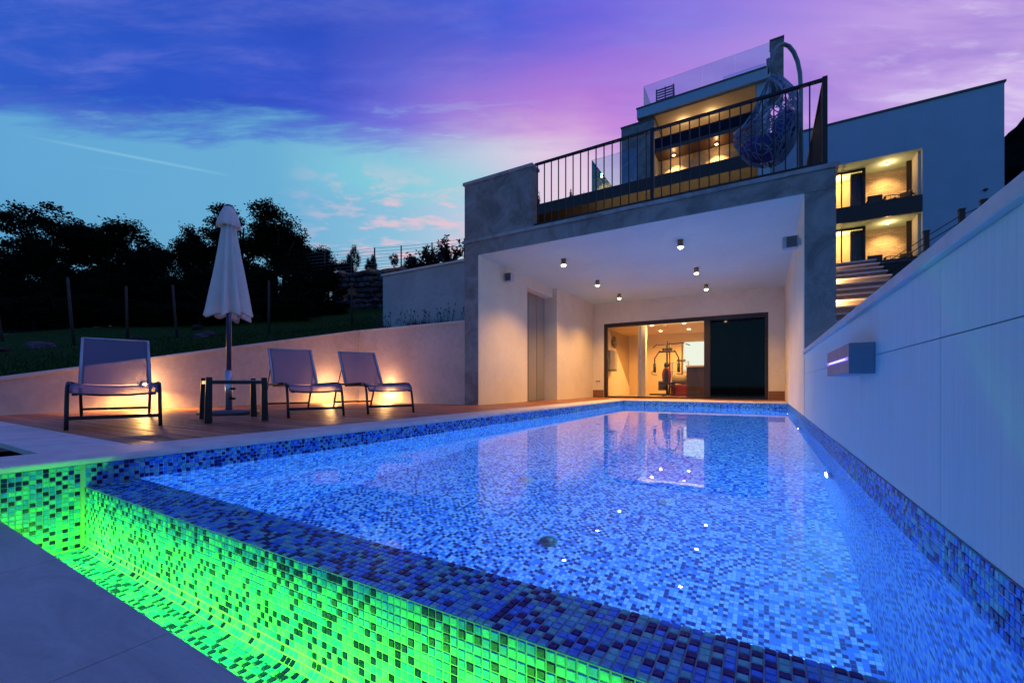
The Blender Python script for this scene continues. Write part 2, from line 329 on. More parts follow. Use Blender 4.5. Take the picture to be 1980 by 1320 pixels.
# ---------------------------------------------------------------- object helpers
def empty(name, loc=(0,0,0), rz=0, parent=None):
    o = bpy.data.objects.new(name, None); C.objects.link(o); o.location = loc; o.rotation_euler = (0,0,rz); o.empty_display_size = .1
    if parent: o.parent = parent
    return o
def tag(o, label=None, cat=None, group=None, kind=None):
    if label: o['label'] = label
    if cat: o['category'] = cat
    if group: o['group'] = group
    if kind: o['kind'] = kind
    return o
class MB:
    def __init__(s): s.v = []; s.f = []; s.mi = []; s.sm = []
    def add(s, vs, fs, mi=0, smooth=False):
        b = len(s.v); s.v += [tuple(x) for x in vs]
        for f in fs: s.f.append(tuple(i+b for i in f)); s.mi.append(mi); s.sm.append(smooth)
        return s
    def box(s, x0, x1, y0, y1, z0, z1, mi=0):
        return s.add([(x0,y0,z0),(x1,y0,z0),(x1,y1,z0),(x0,y1,z0),(x0,y0,z1),(x1,y0,z1),(x1,y1,z1),(x0,y1,z1)],
                     [(0,3,2,1),(4,5,6,7),(0,1,5,4),(1,2,6,5),(2,3,7,6),(3,0,4,7)], mi)
    def bar(s, p, q, w, h, mi=0, w1=None, h1=None, up=(0,0,1)):
        p, q = Vector(p), Vector(q); d = (q-p).normalized(); u = Vector(up)
        if abs(d.dot(u)) > .98: u = Vector((1,0,0))
        a = d.cross(u).normalized(); b = a.cross(d).normalized()
        w1 = w if w1 is None else w1; h1 = h if h1 is None else h1
        vs = [p+a*sx*w/2+b*sy*h/2 for sx, sy in ((-1,-1),(1,-1),(1,1),(-1,1))]+[q+a*sx*w1/2+b*sy*h1/2 for sx, sy in ((-1,-1),(1,-1),(1,1),(-1,1))]
        return s.add(vs, [(0,3,2,1),(4,5,6,7),(0,1,5,4),(1,2,6,5),(2,3,7,6),(3,0,4,7)], mi)
    def tube(s, pts, r, n=8, mi=0, cap=True):
        pts = [Vector(p) for p in pts]; rs = r if isinstance(r, (list, tuple)) else [r]*len(pts)
        b = len(s.v); prev = None
        for i, p in enumerate(pts):
            d = (pts[min(i+1, len(pts)-1)]-pts[max(i-1, 0)]).normalized()
            if prev is None:
                u = Vector((0,0,1)) if abs(d.z) < .9 else Vector((1,0,0)); a = d.cross(u).normalized()
            else:
                a = (prev-d*prev.dot(d)).normalized()
            prev = a; c = d.cross(a)
            for k in range(n):
                t = 2*PI*k/n; s.v.append(tuple(p+(a*math.cos(t)+c*math.sin(t))*rs[i]))
        for i in range(len(pts)-1):
            for k in range(n):
                s.f.append((b+i*n+k, b+i*n+(k+1)%n, b+(i+1)*n+(k+1)%n, b+(i+1)*n+k)); s.mi.append(mi); s.sm.append(True)
        if cap:
            s.f.append(tuple(b+k for k in range(n))[::-1]); s.mi.append(mi); s.sm.append(False)
            e = b+(len(pts)-1)*n; s.f.append(tuple(e+k for k in range(n))); s.mi.append(mi); s.sm.append(False)
        return s
    def lathe(s, prof, c=(0,0,0), n=24, mi=0, fn=None):
        b = len(s.v)
        for i, (r, z) in enumerate(prof):
            for k in range(n):
                t = 2*PI*k/n; rr = r*(fn(t, z, i) if fn else 1); s.v.append((c[0]+rr*math.cos(t), c[1]+rr*math.sin(t), c[2]+z))
        for i in range(len(prof)-1):
            for k in range(n):
                s.f.append((b+i*n+k, b+i*n+(k+1)%n, b+(i+1)*n+(k+1)%n, b+(i+1)*n+k)); s.mi.append(mi); s.sm.append(True)
        return s
    def ball(s, c, r, n=12, mi=0, m=8):
        rx, ry, rz = r if isinstance(r, (tuple, list)) else (r, r, r)
        b = len(s.v)
        for i in range(m+1):
            ph = PI*i/m
            for k in range(n):
                t = 2*PI*k/n; s.v.append((c[0]+rx*math.sin(ph)*math.cos(t), c[1]+ry*math.sin(ph)*math.sin(t), c[2]-rz*math.cos(ph)))
        for i in range(m):
            for k in range(n):
                s.f.append((b+i*n+k, b+i*n+(k+1)%n, b+(i+1)*n+(k+1)%n, b+(i+1)*n+k)); s.mi.append(mi); s.sm.append(True)
        return s
    def prism(s, poly, axis, a0, a1, mi=0):                              # poly: 2-D points; axis: the extruded one
        def P(p, a): return {'x': (a, p[0], p[1]), 'y': (p[0], a, p[1]), 'z': (p[0], p[1], a)}[axis]
        n = len(poly); b = len(s.v)
        s.v += [P(p, a0) for p in poly]+[P(p, a1) for p in poly]
        fs = [tuple(range(n))[::-1], tuple(range(n, 2*n))]+[(i, (i+1)%n, n+(i+1)%n, n+i) for i in range(n)]
        for f in fs: s.f.append(tuple(i+b for i in f)); s.mi.append(mi); s.sm.append(False)
        return s
    def mesh(s, name, mats):
        me = bpy.data.meshes.new(name); me.from_pydata(s.v, [], s.f); 
        for m in (mats if isinstance(mats, list) else [mats]): me.materials.append(m)
        me.polygons.foreach_set('material_index', s.mi); me.polygons.foreach_set('use_smooth', s.sm)
        me.update(); return me
    def build(s, name, mats, parent=None, bevel=0, seg=2, fix=True):
        me = s.mesh(name, mats)
        if fix:
            bm = bmesh.new(); bm.from_mesh(me); bmesh.ops.recalc_face_normals(bm, faces=bm.faces); bm.to_mesh(me); bm.free()
        o = bpy.data.objects.new(name, me); C.objects.link(o)
        if parent: o.parent = parent
        if bevel:
            bv = o.modifiers.new('bevel', 'BEVEL'); bv.width = bevel; bv.segments = seg; bv.limit_method = 'ANGLE'
        return o
def obj(name, me, parent=None, loc=None, rot=None, scale=None, mw=None):
    o = bpy.data.objects.new(name, me); C.objects.link(o)
    if parent: o.parent = parent
    if loc is not None: o.location = loc
    if rot is not None: o.rotation_euler = rot
    if scale is not None: o.scale = scale
    if mw is not None: o.matrix_world = mw
    return o
def copy_tree(o, parent=None):
    c = o.copy(); C.objects.link(c); c.parent = parent
    for ch in list(o.children): copy_tree(ch, c)
    return c
def area(loc, direction, power, col, sx, sy=None, parent=None, shape=None, spread=None, name='lamp'):
    l = bpy.data.lights.new(name, 'AREA'); l.energy = power; l.color = col; l.size = sx
    l.shape = shape or ('RECTANGLE' if sy else 'DISK')
    if sy: l.size_y = sy
    if spread: l.spread = rad(spread)
    o = bpy.data.objects.new(name, l); C.objects.link(o); o.location = loc
    o.rotation_euler = Vector(direction).to_track_quat('-Z', 'Y').to_euler()
    if parent: o.parent = parent
    return o
def point(loc, power, col, r=.04, parent=None, name='lamp'):
    l = bpy.data.lights.new(name, 'POINT'); l.energy = power; l.color = col; l.shadow_soft_size = r
    o = bpy.data.objects.new(name, l); C.objects.link(o); o.location = loc
    if parent: o.parent = parent
    return o
def spot(loc, direction, power, col, angle=110, blend=.6, r=.03, parent=None):
    l = bpy.data.lights.new('lamp', 'SPOT'); l.energy = power; l.color = col; l.shadow_soft_size = r; l.spot_size = rad(angle); l.spot_blend = blend
    o = bpy.data.objects.new('lamp', l); C.objects.link(o); o.location = loc
    o.rotation_euler = Vector(direction).to_track_quat('-Z', 'Y').to_euler()
    if parent: o.parent = parent
    return o
WARM = (1.0, .62, .27); AMBER = (1.0, .50, .13)

# ================================================================ GROUND AND TERRAIN
g = MB(); n = 40
for i in range(n+1):
    for j in range(n+1):
        g.v.append((-600+1200*i/n, -600+1200*j/n, -3.0))
for i in range(n):
    for j in range(n): g.f.append((i*(n+1)+j, (i+1)*(n+1)+j, (i+1)*(n+1)+j+1, i*(n+1)+j+1)); g.mi.append(0); g.sm.append(True)
tag(g.build('ground', M['soil'], fix=False), kind='structure')

def sstep(a, b, x):
    t = min(1, max(0, (x-a)/(b-a))); return t*t*(3-2*t)
from mathutils import noise as mn
def hleft(x, y):
    e = max(0, -9.2-x)
    h = .14+.222*min(y, 26)+.10*min(e, 22)+.03*max(0, e-22)
    h += 2.2*sstep(14.5, 17, y+.25*(x+16))*sstep(-24, -19, x)
    h += .12*mn.noise(Vector((x*.4, y*.4, 0)))*sstep(0, 3, e)
    return h
def grid(fn, x0, x1, y0, y1, nx, ny):
    b = MB()
    for i in range(nx+1):
        for j in range(ny+1):
            x = x0+(x1-x0)*i/nx; y = y0+(y1-y0)*j/ny; b.v.append((x, y, fn(x, y)))
    for i in range(nx):
        for j in range(ny): b.f.append((i*(ny+1)+j, (i+1)*(ny+1)+j, (i+1)*(ny+1)+j+1, i*(ny+1)+j+1)); b.mi.append(0); b.sm.append(True)
    return b
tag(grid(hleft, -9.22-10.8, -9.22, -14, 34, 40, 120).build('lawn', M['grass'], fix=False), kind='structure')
tag(grid(hleft, -90, -20.02, -30, 60, 50, 70).build('hillside', M['soil'], fix=False), kind='structure')
tag(grid(lambda x, y: 1.72+.01*mn.noise(Vector((x*3, y*3, 0))), -9.22, -5.36, 7.60, 8.56, 30, 8).build('flower_bed', M['soil'], fix=False), kind='structure')
tag(grid(lambda x, y: 3.44+.22*max(0, y-9.5)+.03*mn.noise(Vector((x*2, y*2, 0))), -9.21, -5.36, 8.80, 34, 20, 60).build('upper_garden', M['soil'], fix=False), kind='structure')
tag(grid(lambda x, y: min(6.0, max(.4, .75+.285*(y-7.0)))+.02*mn.noise(Vector((x, y, 0))), .85, 40, 7.45, 60, 50, 50).build('slope', M['soil'], fix=False), kind='structure')
def hhill(x, y):
    r = math.hypot(x-80, y-130)
    return -3+71*math.exp(-(r/70)**2)+2.0*mn.fractal(Vector((x*.06, y*.06, 0)), 1.0, 2.0, 5)+1.2*mn.fractal(Vector((x*.4, y*.4, 3)), 1.0, 2.0, 3)
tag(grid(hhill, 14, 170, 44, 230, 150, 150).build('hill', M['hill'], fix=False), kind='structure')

# ================================================================ POOL
PX0, PX1, PY0, PY1, PZ, WZ = -3.4, 0.48, 1.12, 11.85, -1.745, -0.175
b = MB()
b.add([(PX0,PY0,PZ),(PX1,PY0,PZ),(PX1,PY1,PZ),(PX0,PY1,PZ)], [(0,1,2,3)], 0)
b.add([(PX0,PY0,PZ),(PX0,PY1,PZ),(PX0,PY1,-.045),(PX0,PY0,-.045)], [(0,1,2,3)], 1)
b.add([(PX1,PY0,PZ),(PX1,PY1,PZ),(PX1,PY1,-.045),(PX1,PY0,-.045)], [(0,3,2,1)], 1)
b.add([(PX0,PY1,PZ),(PX1,PY1,PZ),(PX1,PY1,-.045),(PX0,PY1,-.045)], [(0,1,2,3)], 2)
b.add([(PX0,PY0,PZ),(PX1,PY0,PZ),(PX1,PY0,-.185),(PX0,PY0,-.185)], [(0,3,2,1)], 2)
basin = b.build('pool_basin', [M['floor_mosaic'], M['side_mosaic'], M['end_mosaic']], fix=False); tag(basin, kind='structure')
b = MB(); b.add([(PX0,PY0-.0,WZ),(PX1,PY0-.0,WZ),(PX1,PY1,WZ),(PX0,PY1,WZ)], [(0,1,2,3)])
tag(b.build('pool_water', M['water'], fix=False), kind='structure')

TP = .0222
tile_meshes = []
def tile_shape(mb, o, u, v, n_, mi):
    o, u, v, n_ = Vector(o), Vector(u), Vector(v), Vector(n_)
    h = TP/2; k = h-.0018; d = .0032
    vs = [o+u*sx*h+v*sy*h for sx, sy in ((-1,-1),(1,-1),(1,1),(-1,1))]+[o+u*sx*k+v*sy*k+n_*d for sx, sy in ((-1,-1),(1,-1),(1,1),(-1,1))]
    mb.add(vs, [(4,5,6,7),(0,1,5,4),(1,2,6,5),(2,3,7,6),(3,0,4,7)], mi)
for k in range(4):
    b = MB(); tile_shape(b, (0,0,0), (1,0,0), (0,1,0), (0,0,1), 0)
    me = b.mesh('mosaic_tile', TILES[k]); tile_meshes.append(me)
camv = Vector((0,0,.42)); fwd = Vector((-math.sin(rad(YAW)), math.cos(rad(YAW)), 0)); rgt = Vector((math.cos(rad(YAW)), math.sin(rad(YAW)), 0))
def inframe(p):
    d = p-camv; D = d.dot(fwd)
    if D < .1: return False
    u = 990+824*d.dot(rgt)/D; v = 743-824*d.z/D
    return -20 < u < 2000 and v < 1340
def lay(tiles, parent, singles=0):                                      # tiles: (origin, u, v, normal)
    seen = [t for t in tiles if inframe(Vector(t[0]))]
    seen.sort(key=lambda t: (Vector(t[0])-camv).length)
    pick = set(id(t) for t in seen[:singles])
    st = MB()
    for t in tiles:
        k = tile_pick(sum(int(math.floor(c/TS+1e-3)) for c in t[0] if True) % 2); o, u, v, n_ = (Vector(x) for x in t)
        j = Vector((R.uniform(-1,1), R.uniform(-1,1), R.uniform(-1,1)))*.018
        n2 = (n_+j).normalized(); u2 = (u-n2*u.dot(n2)).normalized(); v2 = n2.cross(u2)
        if id(t) in pick:
            m4 = Matrix((( u2.x, v2.x, n2.x, o.x),(u2.y, v2.y, n2.y, o.y),(u2.z, v2.z, n2.z, o.z),(0,0,0,1)))
            ob = obj('mosaic_tile', tile_meshes[k], parent); ob.matrix_local = m4
        else: tile_shape(st, o, u2, v2, n2, k)
    s_ = st.build('mosaic_tiles', TILES, parent, fix=False); s_['kind'] = 'stuff'
def rows(prof_rows, x0, x1):                                            # rows of tiles along X
    out_ = []; nc = int(round((x1-x0)/TS))
    for (y, z, ny, nz) in prof_rows:
        for i in range(nc):
            x = x0+(i+.5)*TS
            nn = Vector((0, ny, nz)); out_.append(((x, y, z), (1,0,0), tuple(nn.cross(Vector((1,0,0)))), tuple(nn)))
    return out_
# overflow wall: lip, outer face and cove, gutter floor
LY0, LY1, LZ, GZ, GY = .87, 1.12, -.172, -.53, .54
b = MB()
CR_ = .048; cove = [(LY0-CR_+CR_*math.cos(k*PI/12), GZ+CR_-CR_*math.sin(k*PI/12)) for k in range(7)]
poly = [(LY1-.001, PZ), (LY1-.001, LZ-.0035), (LY0, LZ-.0035)]+cove+[(LY0-CR_, GZ-.1), (LY0, PZ)]
b.prism(poly, 'x', PX0-.01, PX1+.01)
ow = b.build('overflow_wall', M['grout']); tag(ow, kind='structure')
pr = [(LY0+(i+.5)*TS, LZ-.0033, 0, 1) for i in range(10)]
nr = int((LZ-GZ-CR_-.006)/TS+.3)
pr += [(LY0, LZ-.006-(i+.5)*TS, -1, 0) for i in range(nr)]
pr += [(LY0-CR_+CR_*math.cos(f_), GZ+CR_-CR_*math.sin(f_), -math.cos(f_), math.sin(f_)) for f_ in (PI/12, PI/4, 5*PI/12)]
lay(rows(pr, PX0, PX1), ow, 300)
b = MB(); b.box(PX0-.01, PX1+.01, GY, LY0-CR_-.0005, GZ-.08, GZ)
gf = b.build('gutter', M['grout']); tag(gf, kind='structure')
lay(rows([(LY0-CR_-(i+.5)*TS, GZ, 0, 1) for i in range(11)], PX0, PX1), gf, 300)
# side walls of pool and gutter
def band(x, nx, y0, y1, z0, z1):
    out_ = []; ny_ = int((y1-y0)/TS); nz_ = int((z1-z0)/TS+.01)
    for i in range(ny_):
        for j in range(nz_): out_.append(((x, y0+(i+.5)*TS, z1-(j+.5)*TS), (0, -nx, 0), (0,0,1), (nx,0,0)))
    return out_
b = MB(); b.box(PX0-.3, PX0-.0005, .0, PY1+.3, -2.0, -.045); ls = b.build('pool_side_wall', M['grout']); tag(ls, kind='structure')
lay(band(PX0, 1, .0, LY0, GZ, -.045)+band(PX0, 1, LY0, 11.84, -.172, -.045), ls, 160)
b = MB(); b.box(PX1+.0005, PX1+.2, -.5, 7.1, -2.0, -.022); b.box(PX1+.0005, PX1+.2, 7.1, PY1+.4, -2.0, -.022); rs_ = b.build('pool_side_wall', M['grout']); tag(rs_, kind='structure')
lay(band(PX1, -1, .35, 11.84, -.172, -.022), rs_, 200)
b = MB(); b.box(PX0, PX1, PY1+.0005, PY1+.3, -2.0, -.045); es = b.build('pool_end_wall', M['grout']); tag(es, kind='structure')
tl_ = []
for j in range(5):
    for i in range(155): tl_.append(((PX0+(i+.5)*TS, PY1, -.047-(j+.5)*TS), (1,0,0), (0,0,1), (0,-1,0)))
lay(tl_, es, 0)
# drains on the pool floor and underwater lamps
def drain(x, y, lab, m_):
    t_ = empty('floor_drain', (x, y, PZ)); tag(t_, lab, 'drain', 'round fittings in the pool floor')
    MB().lathe([(.066,.002),(.066,.012),(.058,.016),(.0,.016)], n=24).build('rim', m_, t_)
    c_ = MB(); c_.lathe([(.03,.017),(.03,.026),(.0,.026)], n=16); c_.build('cap', m_, t_)
    for k in range(8): 
        a_ = k*PI/4; q = MB().bar((.036*math.cos(a_),.036*math.sin(a_),.019), (.054*math.cos(a_),.054*math.sin(a_),.019), .006, .005); q.build('slot', M['dgrey'], t_)
drain(-1.38, 2.87, 'dark teal round drain in the pool floor, nearest the overflow edge', pbr('teal_fitting', (.02,.10,.12), .4))
drain(-.73, 3.89, 'pale round fitting in the pool floor nearer the right wall', pbr('white_fitting', (.7,.8,.85), .3))
drain(-2.08, 3.83, 'pale round fitting in the pool floor nearer the left side', M['worktop'])
for y, lab in ((4.4, 'bright round underwater lamp on the right pool wall nearest the camera'), (7.85, 'round underwater lamp on the right pool wall halfway along'), (11.2, 'underwater lamp at the far end of the right pool wall')):
    t_ = empty('underwater_lamp', (PX1, y, -1.02), 0); tag(t_, lab, 'pool lamp', 'underwater lamps in the right pool wall')
    q = MB(); q.tube([(0,0,0),(-.03,0,0)], .085, 20); q.build('housing', M['steel'], t_)
    q = MB(); q.tube([(-.0305,0,0),(-.036,0,0)], .066, 20); q.build('lens', M['poollamp'], t_)
    area((-.05, 0, 0), (-1, -.15, -.45), 250, (.155,.53,1.0), .13, parent=t_)
# copings
def coping(name, x0, x1, y0, y1, inner):                                # one stone with a rounded pool edge
    q = MB(); r = .02; z0, z1 = -.04, 0.0
    arc = [(r-r*math.cos(a)) for a in (0, .5, 1.0, PI/2)]; arz = [(-r+r*math.sin(a)) for a in (0, .5, 1.0, PI/2)]
    if inner == 'x1': poly = [(x0, z0), (x1, z0)]+[(x1-a, z1+c) for a, c in zip(arc, arz)]+[(x0, z1)]; q.prism(poly, 'y', y0, y1)
    elif inner == 'y0': poly = [(y1, z0), (y0, z0)]+[(y0+a, z1+c) for a, c in zip(arc, arz)]+[(y1, z1)]; q.prism(poly, 'x', x0, x1)
    return q.build(name, M['coping'], pc)
pc = empty('pool_coping'); tag(pc, 'pale limestone coping running round the left and far side of the pool', 'coping')
y = -1.6
while y < 11.75:
    y1 = min(y+.98, 11.83); coping('coping_stone', -3.81, -3.37, y+.0015, y1-.0015, 'x1'); y = y1
x = -3.81
while x < .47:
    x1 = min(x+.97, .478); coping('coping_stone', x+.0015, x1-.0015, 11.835, 12.24, 'y0'); x = x1
# stone strip crossing in front of the deck
ssb = empty('stone_strip'); tag(ssb, kind='structure')
x = -9.0
while x < -3.82:
    x1 = min(x+1.04, -3.814); MB().box(x+.0015, x1-.0015, .772, 1.218, -.04, -.001).build('stone_slab', M['coping'], ssb, bevel=.004); x = x1
tag(MB().box(-9.0, -3.85, .79, 1.24, -1.4, -.045).build('strip_base', M['tglass']), kind='structure')
b = MB(); b.box(-9.0, -3.85, -3, .79, -1.4, -1.0); b.box(-3.852, -3.84, -3, .788, -1.0, -.042)
tag(b.build('lower_basin', pbr('dark_basin', (.03,.035,.06), .5, var=.3, vscale=20)), kind='structure')
# near paving
pv = empty('paving'); tag(pv, kind='structure')
for i in range(5):
    x0 = -3.385+i*.98; x1 = min(x0+.977, .477)
    if x0 > .4: break
    for (y0, y1) in ((-.45, .54), (-1.45, -.453)):
        MB().box(x0, x1, y0, y1, -.31, -.27).build('paving_slab', M['paving'], pv, bevel=.003)
tag(MB().box(-3.399, .479, -4, .535, -2.0, -.312).build('paving_base', M['grout']), kind='structure')
gl_ = empty('gutter_light', (0, .5415, -.44)); tag(gl_, 'slim green light strip under the near edge of the gutter', 'light strip')
MB().box(-3.3, .42, .0, .012, -.02, .02).build('housing', M['black'], gl_)
MB().box(-3.3, .42, .0125, .016, -.012, .012).build('diffuser', M['led_g'], gl_)
area((-1.45, .03, 0), (0, 1, -.20), 54, (.10,1.0,.015), 3.75, .03, parent=gl_, spread=122)
spot((-3.0, .12, -.01), (-1, .35, -.05), 12, (.10,1.0,.015), 150, .5, .03, parent=gl_)

# ================================================================ WOOD DECK
dk = empty('wood_deck'); tag(dk, kind='structure')
def boards(x0, x1, y0, y1, split):
    y = y0; i = 0
    while y < y1-.03:
        ye = min(y+.138, y1); cuts = [x0]
        if split: cuts += [x0+(x1-x0)*(.30+.15*(i%3)+R.uniform(-.03,.03))]
        cuts += [x1]
        for a, c in zip(cuts, cuts[1:]):
            dz_ = R.uniform(-.0012, .0012)
            q = MB(); q.box((a-c)/2+.0015, (c-a)/2-.0015, -.066, .066, -.022, 0)
            o = q.build('deck_board', M['deck'], dk); o.location = ((a+c)/2, (y+ye)/2, -.002+dz_)
            o.scale = (1, (ye-y)/.138, 1)
        y = ye+.005; i += 1
boards(-8.995, -3.815, 1.224, 7.10, True)
boards(-4.995, -3.815, 7.105, 12.24, False)
boards(-4.855, .475, 12.245, 13.49, True)
tag(MB().box(-9.2, -3.83, 1.25, 13.7, -.4, -.035).build('deck_base', M['soil']), kind='structure')
tag(MB().box(-3.83, .47, 12.2, 13.7, -.4, -.041).build('deck_base', M['soil']), kind='structure')

# ================================================================ GARDEN WALLS
gw = empty('garden_wall', (-9, 4, 0)); tag(gw, 'low rendered garden wall with a sloping pale cap, behind the loungers and corner', 'wall')
gw.location = (0,0,0)
def ztop(y): return .20+.2155*y+.01
b = MB(); b.prism([(-3, -.5), (7.45, -.5), (7.45, ztop(7.45)-.05), (-3, ztop(-3)-.05)], 'x', -9.2, -9.0); b.build('wall_section', M['wall'], gw)
b = MB(); b.box(-9.198, -5.345, 7.451, 7.62, -.5, ztop(7.45)-.052); b.build('wall_section', M['wall'], gw)
b = MB(); b.prism([(-3, ztop(-3)-.049), (7.43, ztop(7.43)-.049), (7.43, ztop(7.43)), (-3, ztop(-3))], 'x', -9.24, -8.965); b.build('wall_cap', M['cap'], gw, bevel=.004)
b = MB(); b.box(-9.24, -5.345, 7.432, 7.65, ztop(7.43)-.049, ztop(7.43)+.002); b.build('wall_cap', M['cap'], gw, bevel=.004)
rw = empty('retaining_wall'); tag(rw, 'taller grey rendered wall behind the lavender, joining the stone pillar', 'wall')
MB().box(-9.37, -5.35, 8.6, 8.8, 1.2, 3.50).build('wall_section', M['wall2'], rw)
MB().box(-9.37, -9.2, 8.802, 16, 1.2, 3.50).build('wall_section', M['wall2'], rw)
MB().box(-9.42, -5.35, 8.56, 8.84, 3.503, 3.56).build('wall_cap', M['cap'], rw, bevel=.004)

# near right wall with combed panels
nw = empty('side_wall'); tag(nw, 'long wall of combed pale porcelain panels along the right side of the pool', 'wall')
def nt(y): return .850+.0050*y
b = MB(); b.prism([(-3, -.3), (7.095, -.3), (7.095, nt(7.095)-.045), (-3, nt(-3)-.045)], 'x', .503, .74); b.build('core', M['panel'], nw)
ys = [-3, -1.99, -.71, .57, 1.85, 3.13, 4.41, 5.69, 7.093]
for a, c in zip(ys, ys[1:]):
    MB().box(.48, .502, a+.002, c-.002, -.018, .565).build('wall_panel', M['panel'], nw, bevel=.001, seg=1)
    q = MB(); q.prism([(a+.002, .5685), (c-.002, .5685), (c-.002, nt(c)-.046), (a+.0015, nt(a)-.046)], 'x', .48, .502); q.build('wall_panel', M['panel'], nw, bevel=.001, seg=1)
b = MB(); b.prism([(-3, nt(-3)-.0445), (7.095, nt(7.095)-.0445), (7.095, nt(7.095)), (-3, nt(-3))], 'x', .455, .765); b.build('wall_cap', M['cap'], nw, bevel=.004)
# wall water spout with violet slit
sp = empty('water_spout', (.48, 3.19, .554)); tag(sp, 'brushed steel box spout with a glowing violet slit, fixed on the porcelain wall', 'water spout')
MB().box(-.106, -.0005, -.43, .43, -.079, .079).build('housing', M['spout'], sp, bevel=.003)
MB().box(-.1085, -.1065, -.40, .40, -.008, .008).build('slit', M['led_v'], sp)
MB().box(-.1095, -.1088, -.34, .30, -.0035, .0035).build('slit_core', M['led_vw'], sp)

# ================================================================ POOL HOUSE
ph = empty('pool_house', (0,0,0)); tag(ph, 'stone-clad open pool house with lit white recess, sliding door and roof terrace', 'building')
FY = 7.1
def slabs(name, x0, x1, y0, y1, z0, z1, cuts, axis, m_):
    c = [(z0 if axis == 'z' else x0)]+cuts+[(z1 if axis == 'z' else x1)]
    for a, d in zip(c, c[1:]):
        if axis == 'z': MB().box(x0, x1, y0, y1, a+.001, d-.001).build(name, m_, ph, bevel=.002, seg=1)
        else: MB().box(a+.001, d-.001, y0, y1, z0, z1).build(name, m_, ph, bevel=.002, seg=1)
slabs('pillar_stone', -5.34, -5.0, FY, FY+.3, -.3, 3.048, [1.55], 'z', M['clad'])
slabs('pillar_stone', .482, .83, FY, FY+.3, -.3, 3.048, [1.62], 'z', M['clad'])
slabs('beam_stone', -5.34, .83, FY, FY+.3, 3.05, 3.32, [-4.4, -3.2, -2.05, -.85, .3], 'x', M['clad'])
slabs('cornice', -5.375, .865, FY-.035, FY+.4, 3.322, 3.38, [-3.9, -2.5, -1.1, .2], 'x', M['cap'] if False else stone_clad('cornice_stone', (.36,.33,.31), .2))
MB().box(-5.34, -3.77, FY, FY+.25, 3.382, 4.52).build('parapet', M['clad'], ph)
MB().box(-5.37, -3.74, FY-.03, FY+.28, 4.522, 4.58).build('parapet_cap', stone_clad('parapet_cap_stone', (.44,.39,.36), .15), ph, bevel=.003)
MB().box(-5.34, -5.10, FY+.252, 13.4, 3.382, 3.9).build('parapet', M['clad'], ph)
MB().box(-5.0, .48, FY+.004, FY+.303, 3.043, 3.0495).build('ceiling_edge', M['ceil'], ph)
MB().box(-4.9995, -4.994, FY+.004, FY+.303, -.01, 3.042).build('jamb_skin', M['white'], ph)
MB().box(.474, .4815, FY+.004, FY+.303, -.01, 3.042).build('jamb_skin', M['white'], ph)
MB().box(-5.0, .48, FY+.3035, 13.5, 3.046, 3.075).build('ceiling', M['ceil'], ph)
MB().box(-5.34, .83, FY+.402, 19, 3.08, 3.379).build('roof_slab', M['wall2'], ph)
# inner walls
MB().box(-5.34, -5.0005, FY+.302, 9.19, -.3, 3.049).build('inner_wall', M['white'], ph)
MB().box(-5.34, -4.865, 10.65, 13.5, -.3, 3.049).build('inner_wall', M['white'], ph)
MB().box(-5.34, -5.26, 9.192, 10.648, -.3, 3.049).build('recess_wall', plaster('recess_grey', (.26,.25,.20), .05, .05), ph)
for i in range(6):
    MB().box(-5.259, -5.235-.012*(i%2), 9.21+i*.24, 9.21+i*.24+.232, -.01, 2.78).build('recess_panel', plaster('panel_grey', (.28,.26,.21), .04, .04) if i == 0 else bpy.data.materials['panel_grey'], ph)
MB().box(-5.258, -5.0, 9.192, 10.648, 2.80, 3.048).build('recess_header', M['white'], ph)
MB().box(.4805, .83, FY+.302, 13.5, -.02, 3.049).build('inner_wall', M['white'], ph)
MB().box(-5.34, -4.502, 13.5, 13.7, -.3, 3.049).build('back_wall', M['white'], ph)
MB().box(.102, .83, 13.5, 13.7, -.3, 3.049).build('back_wall', M['white'], ph)
MB().box(-4.5, .1, 13.5, 13.7, 2.392, 3.049).build('back_wall', M['white'], ph)
MB().box(-4.86, -4.505, 13.475, 13.499, 0.0, .24).build('skirting', M['skirt'], ph)
MB().box(.105, .478, 13.475, 13.499, 0.0, .24).build('skirting', M['skirt'], ph)
# sliding door
dr = empty('sliding_door', (0, 13.5, 0), parent=ph)
MB().box(-4.498, -4.40, .02, .14, .0, 2.39).build('frame', M['dark'], dr)
MB().box(.02, .098, .02, .14, .0, 2.39).build('frame', M['dark'], dr)
MB().box(-4.399, .019, .02, .14, 2.27, 2.39).build('frame', M['dark'], dr)
MB().box(-4.399, .019, .02, .14, .0, .045).build('threshold', M['dark'], dr)
MB().box(-1.50, -1.34, .0, .10, .046, 2.268).build('stile', M['dark'], dr)
MB().box(-4.399, -3.36, .075, .085, .046, 2.268).build('pane', M['glass'], dr)
MB().box(-3.33, -1.502, .055, .065, .046, 2.268).build('pane', M['glass'], dr)
MB().box(-3.36, -3.33, .05, .09, .046, 2.268).build('stile', M['steel'], dr)
MB().box(-1.338, -.66, .04, .055, .046, 2.268).build('pane', M['tglass'], dr)
MB().box(-.658, .019, .05, .065, .046, 2.268).build('pane', M['tglass'], dr)
